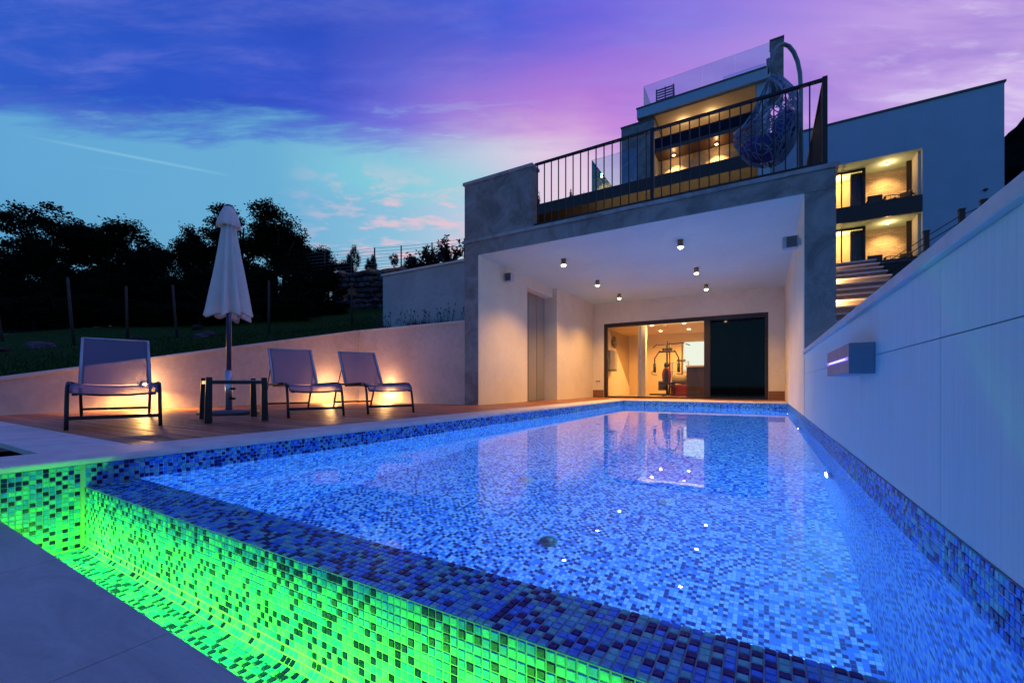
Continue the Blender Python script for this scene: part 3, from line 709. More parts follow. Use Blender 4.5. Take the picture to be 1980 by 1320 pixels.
# interior room
MB().box(-4.95, .4, 13.7, 18.2, -.1, .0).build('room_floor', M['infloor'], ph)
MB().box(-4.95, .4, 13.7, 18.2, 2.46, 2.56).build('room_ceiling', M['inwall'], ph)
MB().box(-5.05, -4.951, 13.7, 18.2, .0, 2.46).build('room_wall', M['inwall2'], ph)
MB().box(-4.95, .4, 18.2, 18.3, .0, 2.46).build('room_wall', M['inwall'], ph)
MB().box(.401, .5, 13.7, 18.2, .0, 2.46).build('room_wall', M['inwall'], ph)
MB().box(-1.28, .40, 13.85, 13.9, .0, 2.46).build('blind', M['dgrey'], ph)
b = MB(); b.prism([(13.9, .0), (17.9, .0), (17.9, .3), (16.2, 1.6), (15.1, 2.44), (13.9, 2.44)], 'x', -4.949, -4.86); b.build('stair_side', plaster('stair_side_paint', (.78,.68,.56), .02, .03), ph)
MB().box(-3.76, -3.50, 14.9, 15.15, .0, 2.46).build('room_column', plaster('cream_paint', (.75,.68,.55), .02, .03), ph)
MB().box(-3.66, -1.3, 14.6, 14.68, 2.405, 2.45).build('light_strip', M['led_w'], ph)
for (x, y) in ((-3.35, 15.2), (-2.3, 15.2), (-3.4, 16.9), (-2.4, 16.9)):
    q = empty('recessed_light', (x, y, 2.459), parent=ph); MB().lathe([(.05,0),(.05,-.006),(0,-.006)], n=16).build('lens', M['lamp'], q)
    spot((0, 0, -.03), (0,0,-1), 200, (1,.44,.11), 155, .6, .05, parent=q)
area((-2.45, 14.7, 2.40), (0,1,-.3), 12, (1,.62,.26), 2.0, .05, parent=ph)

# things inside the room -----------------------------------------
gy = empty('home_gym', (-3.05, 16.3, 0.0)); tag(gy, 'black multi-gym with red back pad standing behind the glass door', 'gym machine')
def T(name, pts, r, m_=M['black'], n=8): q = MB(); q.tube([(p[0], p[2] if len(p) > 2 else 0, p[1]) for p in pts], r, n); return q.build(name, m_, gy)
T('post', [(0,.03),(0,2.0)], .035); T('post', [(.07,.03,.12),(.07,1.95,.12)], .025); T('post', [(.50,.03,.1),(.50,1.93,.1)], .025)
T('top_bar', [(-.5,1.78),(-.36,1.90),(-.3,1.88),(.35,1.90),(.5,1.93),(.62,1.88),(.78,1.82)], .016)
T('cross_arm', [(-.28,1.62),(.28,1.62)], .03); T('press_arm', [(-.26,1.66),(-.44,1.38),(-.44,1.18)], .024); T('press_arm', [(.26,1.66),(.40,1.38),(.40,1.18)], .024)
T('grip', [(-.44,1.19),(-.44,.86)], .05, n=10); T('grip', [(.40,1.19),(.40,.86)], .05, n=10)
T('handle', [(-.36,.78),(-.5,.78),(-.56,.86),(-.5,.93)], .013); T('handle', [(.34,.80),(.5,.80),(.56,.86)], .013)
for x in (-.12,.14,-.02,.06): T('pulley', [(x,1.70,-.05),(x,1.70,.03)], .05, n=12)
q = MB(); q.ball((0,-.1,1.12), (.09,.04,.11)); q.build('head_pad', M['black'], gy)
q = MB(); q.ball((0,-.1,.74), (.165,.05,.33)); q.build('back_pad', M['red'], gy)
q = MB(); q.ball((0,-.14,.72), (.08,.04,.33)); q.build('pad_centre', M['black'], gy)
q = MB(); q.box(-.30,-.03,-.06,.25,.20,.55); q.build('weight_stack', M['dgrey'], gy, bevel=.01)
for i in range(6): MB().box(-.302,-.028,-.064,.254,.215+i*.055,.22+i*.055+.005).build('weight_gap', M['black'], gy)
q = MB(); q.box(-.22,.30,-.45,-.02,.42,.50); q.build('seat', M['black'], gy, bevel=.02)
q = MB(); q.box(.12,.36,-.3,-.05,.32,.38); q.build('leg_pad', M['red'], gy, bevel=.02)
T('base_rail', [(-.62,.05),(.35,.05)], .03); T('base_rail', [(0,.04,-.8),(0,.04,.4)], .03); T('leg_post', [(.15,.03,-.5),(.15,.45,-.4)], .025); T('leg_post', [(.3,.03,-.3),(.3,.35,-.3)], .02)
T('cable', [(-.1,1.7,-.03),(-.1,.5,-.03)], .005, M['steel'], 6); T('cable', [(-.44,1.02),(.5,1.02)], .004, M['steel'], 6)
cb = empty('cabinet', (-1.72, 15.6, 0)); tag(cb, 'dark walnut cabinet with white top beside the door frame', 'cabinet')
for i in range(3): MB().box(-.52+i*.35,-.52+i*.35+.346,-.25,-.23,.06,1.0).build('door', M['cabinet'], cb, bevel=.002)
MB().box(-.53,.54,-.228,.3,.0,1.0).build('carcass', M['cabinet'], cb); MB().box(-.55,.56,-.27,.32,1.002,1.06).build('worktop', M['worktop'], cb, bevel=.004)
tag(MB().box(-2.75, -1.9, 18.15, 18.19, .95, 2.1).build('shower_screen', M['litpanel']), 'glowing pale glass panel on the far wall above the cabinet', 'screen')
sh = empty('shelf_unit', (-2.75, 17.2, 0)); tag(sh, 'low white shelf unit beside the gym machine', 'shelf')
for i in range(4): MB().box(-.28,.28,-.15,.15,.35+i*.3,.37+i*.3).build('shelf', M['worktop'], sh)
for s_ in (-1,1): MB().box(s_*.29-.01,s_*.29+.01,-.15,.15,.0,1.29).build('upright', M['worktop'], sh)
tag(MB().ball((-2.78,17.2,1.33),(.10,.08,.055)).ball((-2.62,17.2,1.33),(.08,.08,.05)).build('dumbbell', M['dgrey']), 'small dark dumbbell lying on the shelf top', 'dumbbell')
q = MB(); q.tube([(-2.85,16.3,.62),(-2.35,16.3,.58)], .17, 16); tag(q.build('rolled_mat', M['mat']), 'beige rolled mat resting on a red box by the cabinet', 'mat')
tag(MB().box(-2.88,-2.30,16.05,16.5,.0,.42).build('storage_box', M['red'], bevel=.02), 'dark red box under the rolled mat', 'box')
wr = empty('wreath', (-4.84, 15.55, 2.0)); tag(wr, 'dark leafy wreath hanging on the stair wall', 'wreath')
q = MB()
for i in range(160):
    a_ = R.uniform(0, 2*PI); r_ = .17+R.gauss(0,.035); c_ = Vector((R.uniform(.0,.08), r_*math.cos(a_), r_*math.sin(a_)))
    d_ = Vector((R.uniform(-1,1),R.uniform(-1,1),R.uniform(-1,1))).normalized()*.05; e_ = d_.cross(Vector((1,.3,.2))).normalized()*.018
    q.add([c_-d_, c_+e_, c_+d_, c_-e_], [(0,1,2,3)])
q.build('foliage', M['dgrey'], wr, fix=False)
hb = empty('wall_cabinet', (-4.86, 15.0, 1.0)); tag(hb, 'small grey box mounted on the stair wall behind the left pane', 'wall box')
MB().box(.0,.25,-.45,.35,-.05,.62).build('box', M['grey'], hb, bevel=.01); MB().box(.02,.22,-.4,.4,-.10,-.052).build('ledge', M['dgrey'], hb)
ol = empty('power_outlet', (-4.69, 13.497, .52)); tag(ol, 'white double power outlet low on the back wall', 'outlet')
MB().box(-.085,.085,-.012,0,-.045,.045).build('plate', M['worktop'], ol, bevel=.003)
for s_ in (-1,1): MB().box(s_*.038-.026,s_*.038+.026,-.015,-.0125,-.02,.028).build('socket', M['dgrey'], ol)

# ceiling spotlights
CLAB = {(0,0): 'bronze ceiling spotlight over the pool side, front left of the six', (0,1): 'bronze ceiling spotlight in the middle of the left row', (0,2): 'bronze ceiling spotlight in the left row nearest the back wall',
        (1,0): 'bronze ceiling spotlight front right of the six, the largest in view', (1,1): 'bronze ceiling spotlight in the middle of the right row', (1,2): 'bronze ceiling spotlight in the right row nearest the sliding door'}
cl0 = empty('ceiling_light', (0,0,3.0495)); tag(cl0, 'x', 'ceiling light', 'bronze cylinder spotlights on the pool house ceiling')
q = MB(); q.lathe([(0,0),(.052,0),(.052,-.13),(.046,-.13),(.046,-.115)], n=24); q.build('housing', M['bronze'], cl0)
q = MB(); q.lathe([(.0,-.118),(.0455,-.118),(.0455,-.130),(.034,-.150),(.018,-.160),(0,-.163)], n=20); q.build('lens', M['lamp'], cl0)
spot((0,0,-.18), (0,0,-1), 240, (1.0,.50,.14), 128, .75, .03, parent=cl0)
first = True
for i, x in enumerate((-3.62, -1.31)):
    for j, y in enumerate((8.25, 10.37, 12.25)):
        o = cl0 if first else copy_tree(cl0); first = False
        o.location = (x, y, 3.0495); o['label'] = CLAB[(i,j)]
# wall speakers
def speaker(x, y, z, sx, lab):
    t_ = empty('wall_speaker', (x, y, z)); tag(t_, lab, 'speaker', 'wall speakers under the ceiling')
    MB().box(min(.03*sx,.24*sx), max(.03*sx,.20*sx), -.07, .07, -.095, .095).build('cabinet', M['grey'], t_, bevel=.02, seg=3)
    MB().box(.05*sx if sx > 0 else .185*sx, .185*sx if sx > 0 else .05*sx, -.076, -.0705, -.08, .08).build('grille', M['dgrey'], t_, bevel=.004)
    MB().box(min(0,.03*sx), max(0,.03*sx), -.03, .03, -.05, .05).build('bracket', M['worktop'], t_)
speaker(-5.0, 8.15, 2.80, 1, 'small grey loudspeaker high on the left wall of the recess')
speaker(.48, 7.78, 2.58, -1, 'small white loudspeaker high on the right wall of the recess')

# terrace railing
ra = empty('terrace_railing', (0,7.25,3.38)); tag(ra, 'black metal terrace railing of thin upright bars above the stone beam', 'railing')
q = MB(); q.bar((-3.77,0,1.24),(.72,0,1.24),.05,.035); q.build('top_rail', M['black'], ra)
q = MB(); q.bar((-3.77,0,.09),(.72,0,.09),.035,.03); q.build('bottom_rail', M['black'], ra)
q = MB(); q.bar((.72,.03,1.24),(.72,5.5,1.24),.05,.035); q.build('top_rail', M['black'], ra)
q = MB(); q.bar((.72,.03,.09),(.72,5.5,.09),.035,.03); q.build('bottom_rail', M['black'], ra)
for x in (-1.59,): MB().box(x-.028,x+.028,-.03,.03,.0,1.27).build('post', M['black'], ra)
MB().box(.69,.75,-.03,.03,.0,1.27).build('post', M['black'], ra)
for yy in (1.8, 3.6, 5.5): MB().box(.69,.75,yy-.03,yy+.03,.0,1.25).build('post', M['black'], ra)
bar_me = MB().box(-.0085,.0085,-.0085,.0085,.105,1.222).mesh('baluster', M['black'])
for i in range(15): obj('baluster', bar_me, ra, (-3.72+i*.1452,0,0))
for i in range(15): obj('baluster', bar_me, ra, (-1.445+i*.1425,0,0))
for i in range(38): obj('baluster', bar_me, ra, (.72,.14+i*.14,0))

# hanging egg chair on the terrace
hc = empty('hanging_chair', (.52, 8.44, 3.38)); tag(hc, 'woven egg-shaped hanging chair with violet cushion on a curved pole, on the roof terrace', 'hanging chair')
tip = Vector((-.46,-.39,2.30))
pth = [(0,0,0),(0,0,1.9)]
for k in range(1, 10):
    a_ = PI*k/9*.93; pth.append((tip.x/2*(1-math.cos(a_)), tip.y/2*(1-math.cos(a_)), 1.9+.68*math.sin(a_)**.9))
pth.append(tuple(tip))
q = MB(); q.tube(pth, .032, 12); q.build('pole', M['polepaint'], hc)
q = MB(); q.tube([(.42*math.cos(a_)-.2, .42*math.sin(a_)-.2, .03) for a_ in [2*PI*k/24 for k in range(25)]], .025, 8); q.build('base_ring', M['polepaint'], hc)
bk = empty('basket', (-.46,-.39,.56), parent=hc)
q = MB(); q.tube([(0,0,1.74),(0.0,0,1.50)], .009, 6); q.build('chain', M['black'], bk)
bk.rotation_euler = (0, 0, rad(YAW))
PROF = [(0,-.02,.08),(.06,-.26,.24),(.18,-.42,.36),(.33,-.52,.43),(.45,-.50,.46),(.6,-.34,.47),(.75,-.17,.42),(.88,-.03,.29),(.96,.0,.19),(1.0,.04,.12)]
def shell(th, h):                                                        # th around, h 0 bottom .. 1 top
    h = min(1, max(0, h))
    for (a, l0, r0), (b, l1, r1) in zip(PROF, PROF[1:]):
        if h <= b: f = (h-a)/(b-a); break
    l = l0+(l1-l0)*f; r = r0+(r1-r0)*f
    return Vector(((l+r)/2+(r-l)/2*math.cos(th), (r-l)*.44*math.sin(th), 1.50*h))
OPEN = rad(195)                                                          # opening looks left and a little to the front
def isopen(th, h):
    d_ = (th-OPEN+PI) % (2*PI)-PI
    return h > .36 and h < .93 and abs(d_) < 1.15*math.sin(PI*(h-.36)/.57)**.5
q = MB()
for i in range(300):
    th, h = R.uniform(0, 2*PI), R.uniform(.03,.97); dth = R.uniform(-1,1); dh = R.uniform(-1,1); L_ = math.hypot(dth, dh) or 1; dth /= L_; dh /= L_
    pts = []
    for k in range(16):
        if not (.015 < h < .985) or isopen(th, h): break
        pts.append(shell(th, h)); th += dth*.11; h += dh*.045; dth += R.gauss(0,.12); dh += R.gauss(0,.12)
    if len(pts) > 3: q.tube(pts, .0078, 5, cap=False)
q.build('wicker_weave', M['wicker'], bk, fix=False)
rim = []
for k in range(41):
    t_ = 2*PI*k/40; hh = .645-.285*math.cos(t_); sd = 1.15*math.sin(PI*(hh-.36)/.57)**.5 if .3601 < hh < .9299 else 0
    rim.append(shell(OPEN+(sd if t_ < PI else -sd), hh))
q = MB(); q.tube(rim, .016, 8); q.build('rim', M['wicker'], bk, fix=False)
q = MB(); q.ball((-.05,.0,.30), (.38,.33,.17), 20, 0, 12); q.build('seat_cushion', M['cushion'], bk)
q = MB(); q.ball((.27,.03,.62), (.13,.26,.30), 18, 0, 12); q.build('back_cushion', M['cushion'], bk)

# ================================================================ LOUNGERS
def arcpath(pts): return pts
ORD = ['leftmost','second','third','fourth','fifth','sixth','seventh','eighth','ninth','tenth','eleventh','twelfth','thirteenth','fourteenth','fifteenth','sixteenth','seventeenth','eighteenth','nineteenth','twentieth','twenty-first','twenty-second','twenty-third','twenty-fourth','twenty-fifth','twenty-sixth']
def nth(i): return 'leftmost' if i == 0 else ORD[i]+' from the left'
def lounger():
    t_ = empty('sun_lounger'); tag(t_, 'x', 'sun lounger', 'mesh sun loungers on the deck')
    W2 = .335
    for s_ in (-1, 1):
        y = s_*W2
        q = MB(); q.tube([(.02,y,0),(-.02,y,.16),(-.06,y,.30),(-.10,y,.385),(-.17,y,.425),(-.28,y,.435)], .0165, 8); q.build('leg', M['black'], t_)
        q = MB(); q.tube([(-1.86,y,.40),(-2.0,y,.28),(-2.20,y,0)], .0165, 8); q.build('leg', M['black'], t_)
        q = MB(); q.tube([(-.28,y,.435),(-1.1,y,.425),(-1.75,y,.42),(-1.86,y,.40)], .0165, 8); q.build('side_rail', M['black'], t_)
        q = MB(); q.tube([(-.02,y*.92,.345),(-.10,y*.92,.395),(-.2,y*.92,.405),(-1.42,y*.92,.395)], .012, 8); q.build('seat_frame', M['black'], t_)
        q = MB(); q.tube([(-1.40,y*.93,.41),(-1.62,y*.93,.68),(-1.90,y*.93,1.0)], .015, 8); q.build('back_frame', M['grey'], t_)
        q = MB(); q.tube([(-1.90,y*.98,.40),(-1.66,y*.93,.70)], .009, 6); q.build('back_strut', M['black'], t_)
    q = MB(); q.bar((-.005,-W2,.105),(-.005,W2,.105),.022,.034); q.build('stretcher', M['black'], t_)
    q = MB(); q.bar((-2.125,-W2,.10),(-2.125,W2,.10),.022,.03); q.build('stretcher', M['black'], t_)
    q = MB(); q.tube([(-.07,-W2*.9,.335),(-.07,-W2*.3,.315),(-.07,W2*.3,.315),(-.07,W2*.9,.335)], .010, 8); q.build('cross_bar', M['black'], t_)
    q = MB(); q.tube([(-1.895,-W2*.93,1.0),(-1.895,W2*.93,1.0)], .012, 8); q.build('back_bar', M['grey'], t_)
    def sheet(prof, half, sag):
        b_ = MB(); n_ = 10
        for (x, z, sg) in prof:
            for j in range(n_+1):
                k = -1+2*j/n_; b_.v.append((x, half*k, z-sag*sg*(1-k*k)))
        for i in range(len(prof)-1):
            for j in range(n_): b_.f.append((i*(n_+1)+j,(i+1)*(n_+1)+j,(i+1)*(n_+1)+j+1,i*(n_+1)+j+1)); b_.mi.append(0); b_.sm.append(True)
        return b_
    seat = sheet([(-.012,.335,.5),(-.02,.365,.6),(-.05,.395,.8),(-.10,.418,1),(-.2,.430,1.2),(-.5,.428,1.6),(-.9,.42,1.7),(-1.2,.414,1.4),(-1.40,.412,.4)], .318, .022).build('seat_sling', M['sling'], t_, fix=False)
    back = sheet([(-1.405,.425,.3),(-1.5,.535,1),(-1.62,.682,1.2),(-1.76,.843,1),(-1.895,1.0,.2)], .300, .02).build('back_sling', M['sling'], t_, fix=False)
    for k, s_ in enumerate((-1,1)):
        q = MB(); q.bar((-1.41,s_*.306,.43),(-1.90,s_*.306,1.005),.045,.010,up=(1,0,.8)); q.build('hem', M['sling'], t_)
        q = MB(); q.bar((-.10,s_*.315,.424),(-1.38,s_*.315,.424),.032,.008); q.build('hem', M['sling'], t_)
    for s_ in (-1,1): MB().box(-.03,.01,s_*.28-.02,s_*.28+.02,.315,.335).build('glide', M['black'], t_)
    return t_
L0 = lounger()
for i, (x, y, a_, lab) in enumerate(((-5.44,1.61,-16.7,'grey mesh sun lounger seen from its foot end, at the left by the stone strip'),
                                     (-5.04,3.50,-22.5,'grey mesh sun lounger just right of the parasol and side table'),
                                     (-4.68,4.45,-25,'grey mesh sun lounger nearest the pool house, farthest right'))):
    o = L0 if i == 0 else copy_tree(L0)
    o.location = (x, y, .0); o.rotation_euler = (0,0,rad(a_)); o['label'] = lab

# side table
tb = empty('side_table', (-5.49, 2.70, 0), rad(-20)); tag(tb, 'low black side table with thick tapered legs beside the parasol', 'side table')
for sx in (-1,1):
    for sy in (-1,1):
        q = MB(); q.bar((sx*.388,sy*.27,0),(sx*.385,sy*.262,.50),.074,.055,0,.058,.05,up=(1,0,0)); q.build('leg', M['black'], tb, bevel=.006)
for sy in (-1,1): MB().box(-.36,.36,sy*.265-.02,sy*.265+.02,.425,.462).build('rail', M['black'], tb)
for sx in (-1,1): MB().box(sx*.385-.02,sx*.385+.02,-.24,.24,.425,.462).build('rail', M['black'], tb)
MB().box(-.355,.355,-.238,.238,.464,.472).build('top', M['bglass'], tb)

# parasol
um = empty('parasol', (-6.56, 3.17, 0)); tag(um, 'closed white parasol on a steel pole behind the side table', 'parasol')
q = MB(); q.lathe([(0,0),(.0,.0),(.38,.0),(.38,.045),(.06,.06),(.0,.06)], n=6); q.build('base_plate', M['dgrey'], um)
q = MB(); q.tube([(0,0,.06),(0,0,.62)], .045, 14); q.build('base_tube', M['steel'], um)
q = MB(); q.tube([(0,0,.5),(0,0,2.93)], .033, 14); q.build('pole', pbr('blue_grey_pole', (.12,.14,.24), .35, .6), um)
for z_ in (.22,.36): q = MB(); q.tube([(.04,0,z_),(.12,0.02,z_)], .016, 8); q.build('knob', M['black'], um)
def fold(t_, z_, i_):
    d_ = max(0, min(1, (2.75-z_)/1.4)); ph_ = .8*math.sin(3*t_+1)+.35*math.sin(z_*3)
    return 1+(.13+.24*d_)*math.cos(8*t_+ph_)+.05*math.sin(3*t_+z_*2)
prof = [(.30,1.46),(.335,1.42),(.345,1.44),(.325,1.52),(.30,1.68),(.262,1.9),(.225,2.1),(.185,2.3),(.150,2.5),(.125,2.65),(.10,2.76)]
n = 96; q = MB(); b0 = 0
for i, (r_, z_) in enumerate(prof):
    for k in range(n):
        t_ = 2*PI*k/n; rr = r_*fold(t_, z_, i); hem = .10*max(0, (1.6-z_))/.2*math.sin(2.0*t_+.6)*.6-.07*math.cos(8*t_)*max(0, 1.6-z_)/.2
        q.v.append((.67*rr*math.cos(t_), .67*rr*math.sin(t_), z_-.03+hem*.6))
for i in range(len(prof)-1):
    for k in range(n): q.f.append((i*n+k, i*n+(k+1)%n, (i+1)*n+(k+1)%n, (i+1)*n+k)); q.mi.append(0); q.sm.append(True)
q.build('canopy', M['canvas'], um)
q = MB(); q.lathe([(.145,2.655),(.150,2.665),(.132,2.75),(.10,2.85),(.068,2.92),(.045,2.945),(0,2.95)], n=64, fn=lambda t_, z_, i_: 1+.09*math.cos(8*t_+.5)*max(0,(2.9-z_)/.25)); q.build('top_flap', M['canvas'], um)
q = MB(); q.lathe([(.045,2.935),(.05,2.96),(.03,2.975),(0,2.98)], n=16); q.build('finial', M['dgrey'], um)

# wall lights behind the loungers
def wall_lamp(loc, dirv, lab, pw):
    t_ = empty('wall_light', loc); tag(t_, lab, 'wall light', 'small amber lights on the garden wall')
    d_ = Vector(dirv)
    a_ = d_*.002; q = MB(); q.tube([d_*.001, d_*.10], .035, 14); q.build('housing', M['black'], t_)
    q = MB(); q.tube([d_*.1005, d_*.108], .026, 14); q.build('lens', M['lampdim'], t_)
    spot(d_*.14+Vector((0,0,-.0)), d_*.22+Vector((0,0,-1)), pw*1.5, AMBER, 165, .8, .03, parent=t_)
    point(d_*.24, pw*.11, (1.0,.52,.22), .03, parent=t_)
wall_lamp((-9.0, 3.0, .42), (1,0,0), 'small amber wall light shining through the left lounger', 150)
wall_lamp((-9.0, 6.5, .42), (1,0,0), 'small amber wall light behind the middle lounger', 130)
wall_lamp((-7.85, 7.45, .42), (0,-1,0), 'small amber wall light behind the lounger nearest the pool house', 110)

# ================================================================ STAIRS BESIDE THE POOL HOUSE
stt = empty('stone_stairs'); tag(stt, 'broad pale stone steps climbing beside the pool house with lit risers', 'stairs')
for k in range(12):
    zt = 3.38-.17*k; yk = 13.0-.36*k
    MB().box(.86, 2.28, yk, yk+.42, zt-.035, zt).build('tread', M['step'], stt, bevel=.003)
    MB().box(.88, 2.26, yk+.03, yk+.358, zt-.60, zt-.037).build('riser', M['riser'], stt)
for (k, x, lab) in ((1, .92, 'step light at the top left corner of the stairs'), (4, 1.25, 'star-bright step light on the middle of the stairs'), (8, 1.12, 'step light low on the stairs just above the side wall')):
    t_ = empty('step_light', (x, 13.0-.36*k+.029, 3.38-.17*k-.09)); tag(t_, lab, 'step light', 'lights set in the risers of the stairs')
    MB().box(-.05,.05,-.012,0,-.03,.03).build('housing', M['steel'], t_)
    MB().box(-.04,.04,-.016,-.0125,-.02,.02).build('lens', M['lampdim'], t_)
    point((.0,-.14,.01), 42, (1.0,.55,.18), .03, parent=t_)
dw = empty('dark_planter'); tag(dw, 'dark planter wall at the head of the stairs below the balcony', 'planter')
MB().box(2.30, 4.2, 13.3, 13.6, 1.5, 3.30).build('wall_section', M['dark'], dw); MB().box(2.28, 4.22, 13.27, 13.63, 3.302, 3.35).build('wall_cap', M['dgrey'], dw)
# cable railing on the slope
cr = empty('cable_railing'); tag(cr, 'black cable railing with stout posts climbing behind the side wall', 'railing')
P3 = [(3.13,12.95,3.83),(3.70,12.95,4.20),(4.00,12.85,4.30)]
for (x,y,z) in P3: MB().box(x-.045,x+.045,y-.045,y+.045,1.8,z).build('post', M['black'], cr); MB().box(x-.055,x+.055,y-.055,y+.055,z+.002,z+.03).build('post_cap', M['black'], cr)
ext = [(2.3,12.95,3.25)]+P3+[(4.7,12.8,4.75)]
for (a_, c_) in zip(ext, ext[1:]):
    for dz_ in (.10,.24,.38,.52): q = MB(); q.tube([(a_[0],a_[1],a_[2]-dz_),(c_[0],c_[1],c_[2]-dz_)], .010, 6); q.build('cable', M['black'], cr)

# ================================================================ UPPER TERRACE IN FRONT OF THE VILLA
ut = empty('upper_terrace'); tag(ut, 'dark-edged upper terrace over a yellow-lit wall, behind the railing', 'terrace')
MB().box(-9.0, -.14, 12.5, 20.7, 5.99, 6.34).build('slab', M['dark'], ut)
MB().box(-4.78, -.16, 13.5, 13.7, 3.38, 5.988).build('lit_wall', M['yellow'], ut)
for i in range(13): MB().box(-9.0, -4.8, 13.2, 13.24, 3.4+i*.2, 3.4+i*.2+.19).build('wood_board', M['orangew'], ut)
for x in (-6.6, -4.2, -2.9, -1.6, -.6):
    t_ = empty('ground_light', (x, 13.0, 3.385), parent=ut); MB().lathe([(.05,0),(.05,.02),(0,.02)], n=12).build('lens', M['lamp'], t_)
    spot((0,0,.05), (0,.55,.8), 40 if x < -5 else 150, (1.0,.72,.30), 150, .8, .04, parent=t_)
# glass balustrade of the terrace
gb = empty('glass_balustrade', (-4.55,12.53,6.34)); tag(gb, 'clear glass balustrade corner with a teal edge on the upper terrace', 'balustrade')
MB().box(.006,1.4,0,.012,.002,.97).build('pane', M['bglass'], gb); MB().box(-.012,0,0,3.5,.002,.97).build('pane', glass('teal_glass', (.12,.62,.58), .15), gb)

# ================================================================ VILLA
vi = empty('villa'); tag(vi, 'white two-storey villa with lit balconies, stone wing and roof terrace', 'building')
VY = 20.9
MB().box(-6.07, -4.49, VY-.02, 26, 6.34, 13.03).build('stone_wing', M['stonew'], vi)
MB().box(-6.1, -4.46, VY-.05, 26.03, 13.032, 13.10).build('wing_cap', M['dgrey'], vi)
MB().box(-5.27, .24, VY-.18, 27.0, 13.2, 13.64).build('roof_fascia', M['stucco'], vi)
MB().box(-5.30, .27, VY-.21, 27.0, 13.642, 13.70).build('roof_cap', M['dgrey'], vi)
MB().box(-4.489, -.30, VY+.0, 23.3, 13.16, 13.198).build('balcony_ceiling', plaster('warm_soffit', (.7,.66,.6), .02, .03), vi)
MB().box(-.28, .22, VY-.0, 26, 6.34, 13.198).build('wall_pier', M['stucco'], vi)
MB().box(.222, .70, VY-.05, 21.5, 12.4, 14.75).build('chimney', stone_clad('chimney_stone', (.22,.24,.24), .3), vi)
MB().box(.20, .72, VY-.07, 21.52, 14.752, 14.82).build('chimney_cap', M['dgrey'], vi)
MB().box(-4.488, -.282, 23.3, 23.5, 11.62, 13.158).build('back_wall', M['inwall2'], vi)
MB().box(-4.488, -.282, VY, 23.5, 11.42, 11.6).build('balcony_slab', M['soffit'], vi)
MB().box(-4.488, -.282, 21.85, 22.0, 6.34, 11.418).build('rough_wall', M['rug'], vi)
q = empty('balcony_rail', (0,VY,11.6), parent=vi)
MB().bar((-4.48,0.02,.46),(-.29,0.02,.46),.06,.05).build('handrail', M['dark'], q); MB().box(-4.48,-.29,.02,.03,.0,.43).build('pane', M['tglass'], q)
# ornaments on upper back wall: dark windows with warm strips
for (x0,x1) in ((-4.3,-3.0),(-2.9,-1.7)): MB().box(x0,x1,23.27,23.299,11.7,12.7).build('window', M['litroom'], vi)
for i in range(4): MB().box(-1.6,-.4,23.2,23.26,12.0+i*.22,12.08+i*.22).build('shutter_slat', M['dark'], vi)
# windows strip low
for (x0,x1,z0,z1) in ((-4.25,-3.30,10.34,10.62),(-1.85,-.95,10.36,10.64)):
    f_ = empty('window', (0,21.84,0), parent=vi); MB().box(x0,x1,-.02,0,z0,z1).build('pane', emis('lit_window', (1.0,.55,.12), 1.3) if 'lit_window' not in bpy.data.materials else bpy.data.materials['lit_window'], f_)
    MB().box(x0-.06,x1+.06,-.04,-.021,z1+.002,z1+.08).build('frame', M['dark'], f_); MB().box(x0-.06,x1+.06,-.04,-.021,z0-.08,z0-.002).build('frame', M['dark'], f_)
MB().box(-4.45,-.30,21.3,21.84,8.6,9.6).build('planter_ledge', M['dark'], vi)
VL = (('upper left balcony downlight of the villa', -3.37, 21.9, 13.157), ('upper right balcony downlight of the villa', -2.15, 21.9, 13.157), ('lower left downlight washing the rough stone wall', -3.70, 21.4, 11.418), ('lower right downlight washing the rough stone wall', -1.86, 21.4, 11.418))
for lab, x, y, z in VL:
    t_ = empty('downlight', (x, y, z)); tag(t_, lab, 'ceiling light', 'downlights under the villa soffits')
    q = MB(); q.lathe([(.06,0),(.06,-.09),(.05,-.09)], n=16); q.build('housing', M['steel'], t_)
    q = MB(); q.lathe([(0,-.094),(.055,-.093),(.055,-.10),(0,-.11)], n=16); q.build('lens', M['lamp'], t_)
    spot((0,.0,-.14), (0,.18,-1), 520 if z < 12 else 120, (1,.60,.22), 104 if z < 12 else 150, .8, .05, parent=t_)
    point((0,0,-.22), 9, (1,.6,.25), .05, parent=t_)
# roof glass
rg_ = empty('roof_balustrade', (-4.94,20.74,13.70)); tag(rg_, 'clear glass balustrade along the villa roof', 'balustrade')
for i in range(4): MB().box(.006+i*1.287,.006+i*1.287+1.279,0,.014,.002,.95).build('pane', M['bglass'], rg_)
MB().box(-.012,0,0,3.0,.002,.95).build('pane', bpy.data.materials['teal_glass'], rg_)
MB().box(3.3,5.0,1.3,1.314,.002,1.0).build('pane', M['bglass'], rg_)
rl = empty('slatted_bench', (-4.15,21.7,13.70)); tag(rl, 'dark slatted seat back on the villa roof terrace', 'bench')
for i in range(9): q = MB(); q.bar((-.42,0,.16+i*.125),(.36,0,.16+i*.125),.04,.06); q.build('slat', M['dark'], rl)
for x in (-.42,0,.36): q = MB(); q.bar((x,.03,0),(x,.03,1.24),.05,.05); q.build('upright', M['dark'], rl)
q = MB(); q.prism([(0,0),(.5,0),(0,1.24)], 'x', .36, .42); q.build('side', M['dark'], rl)

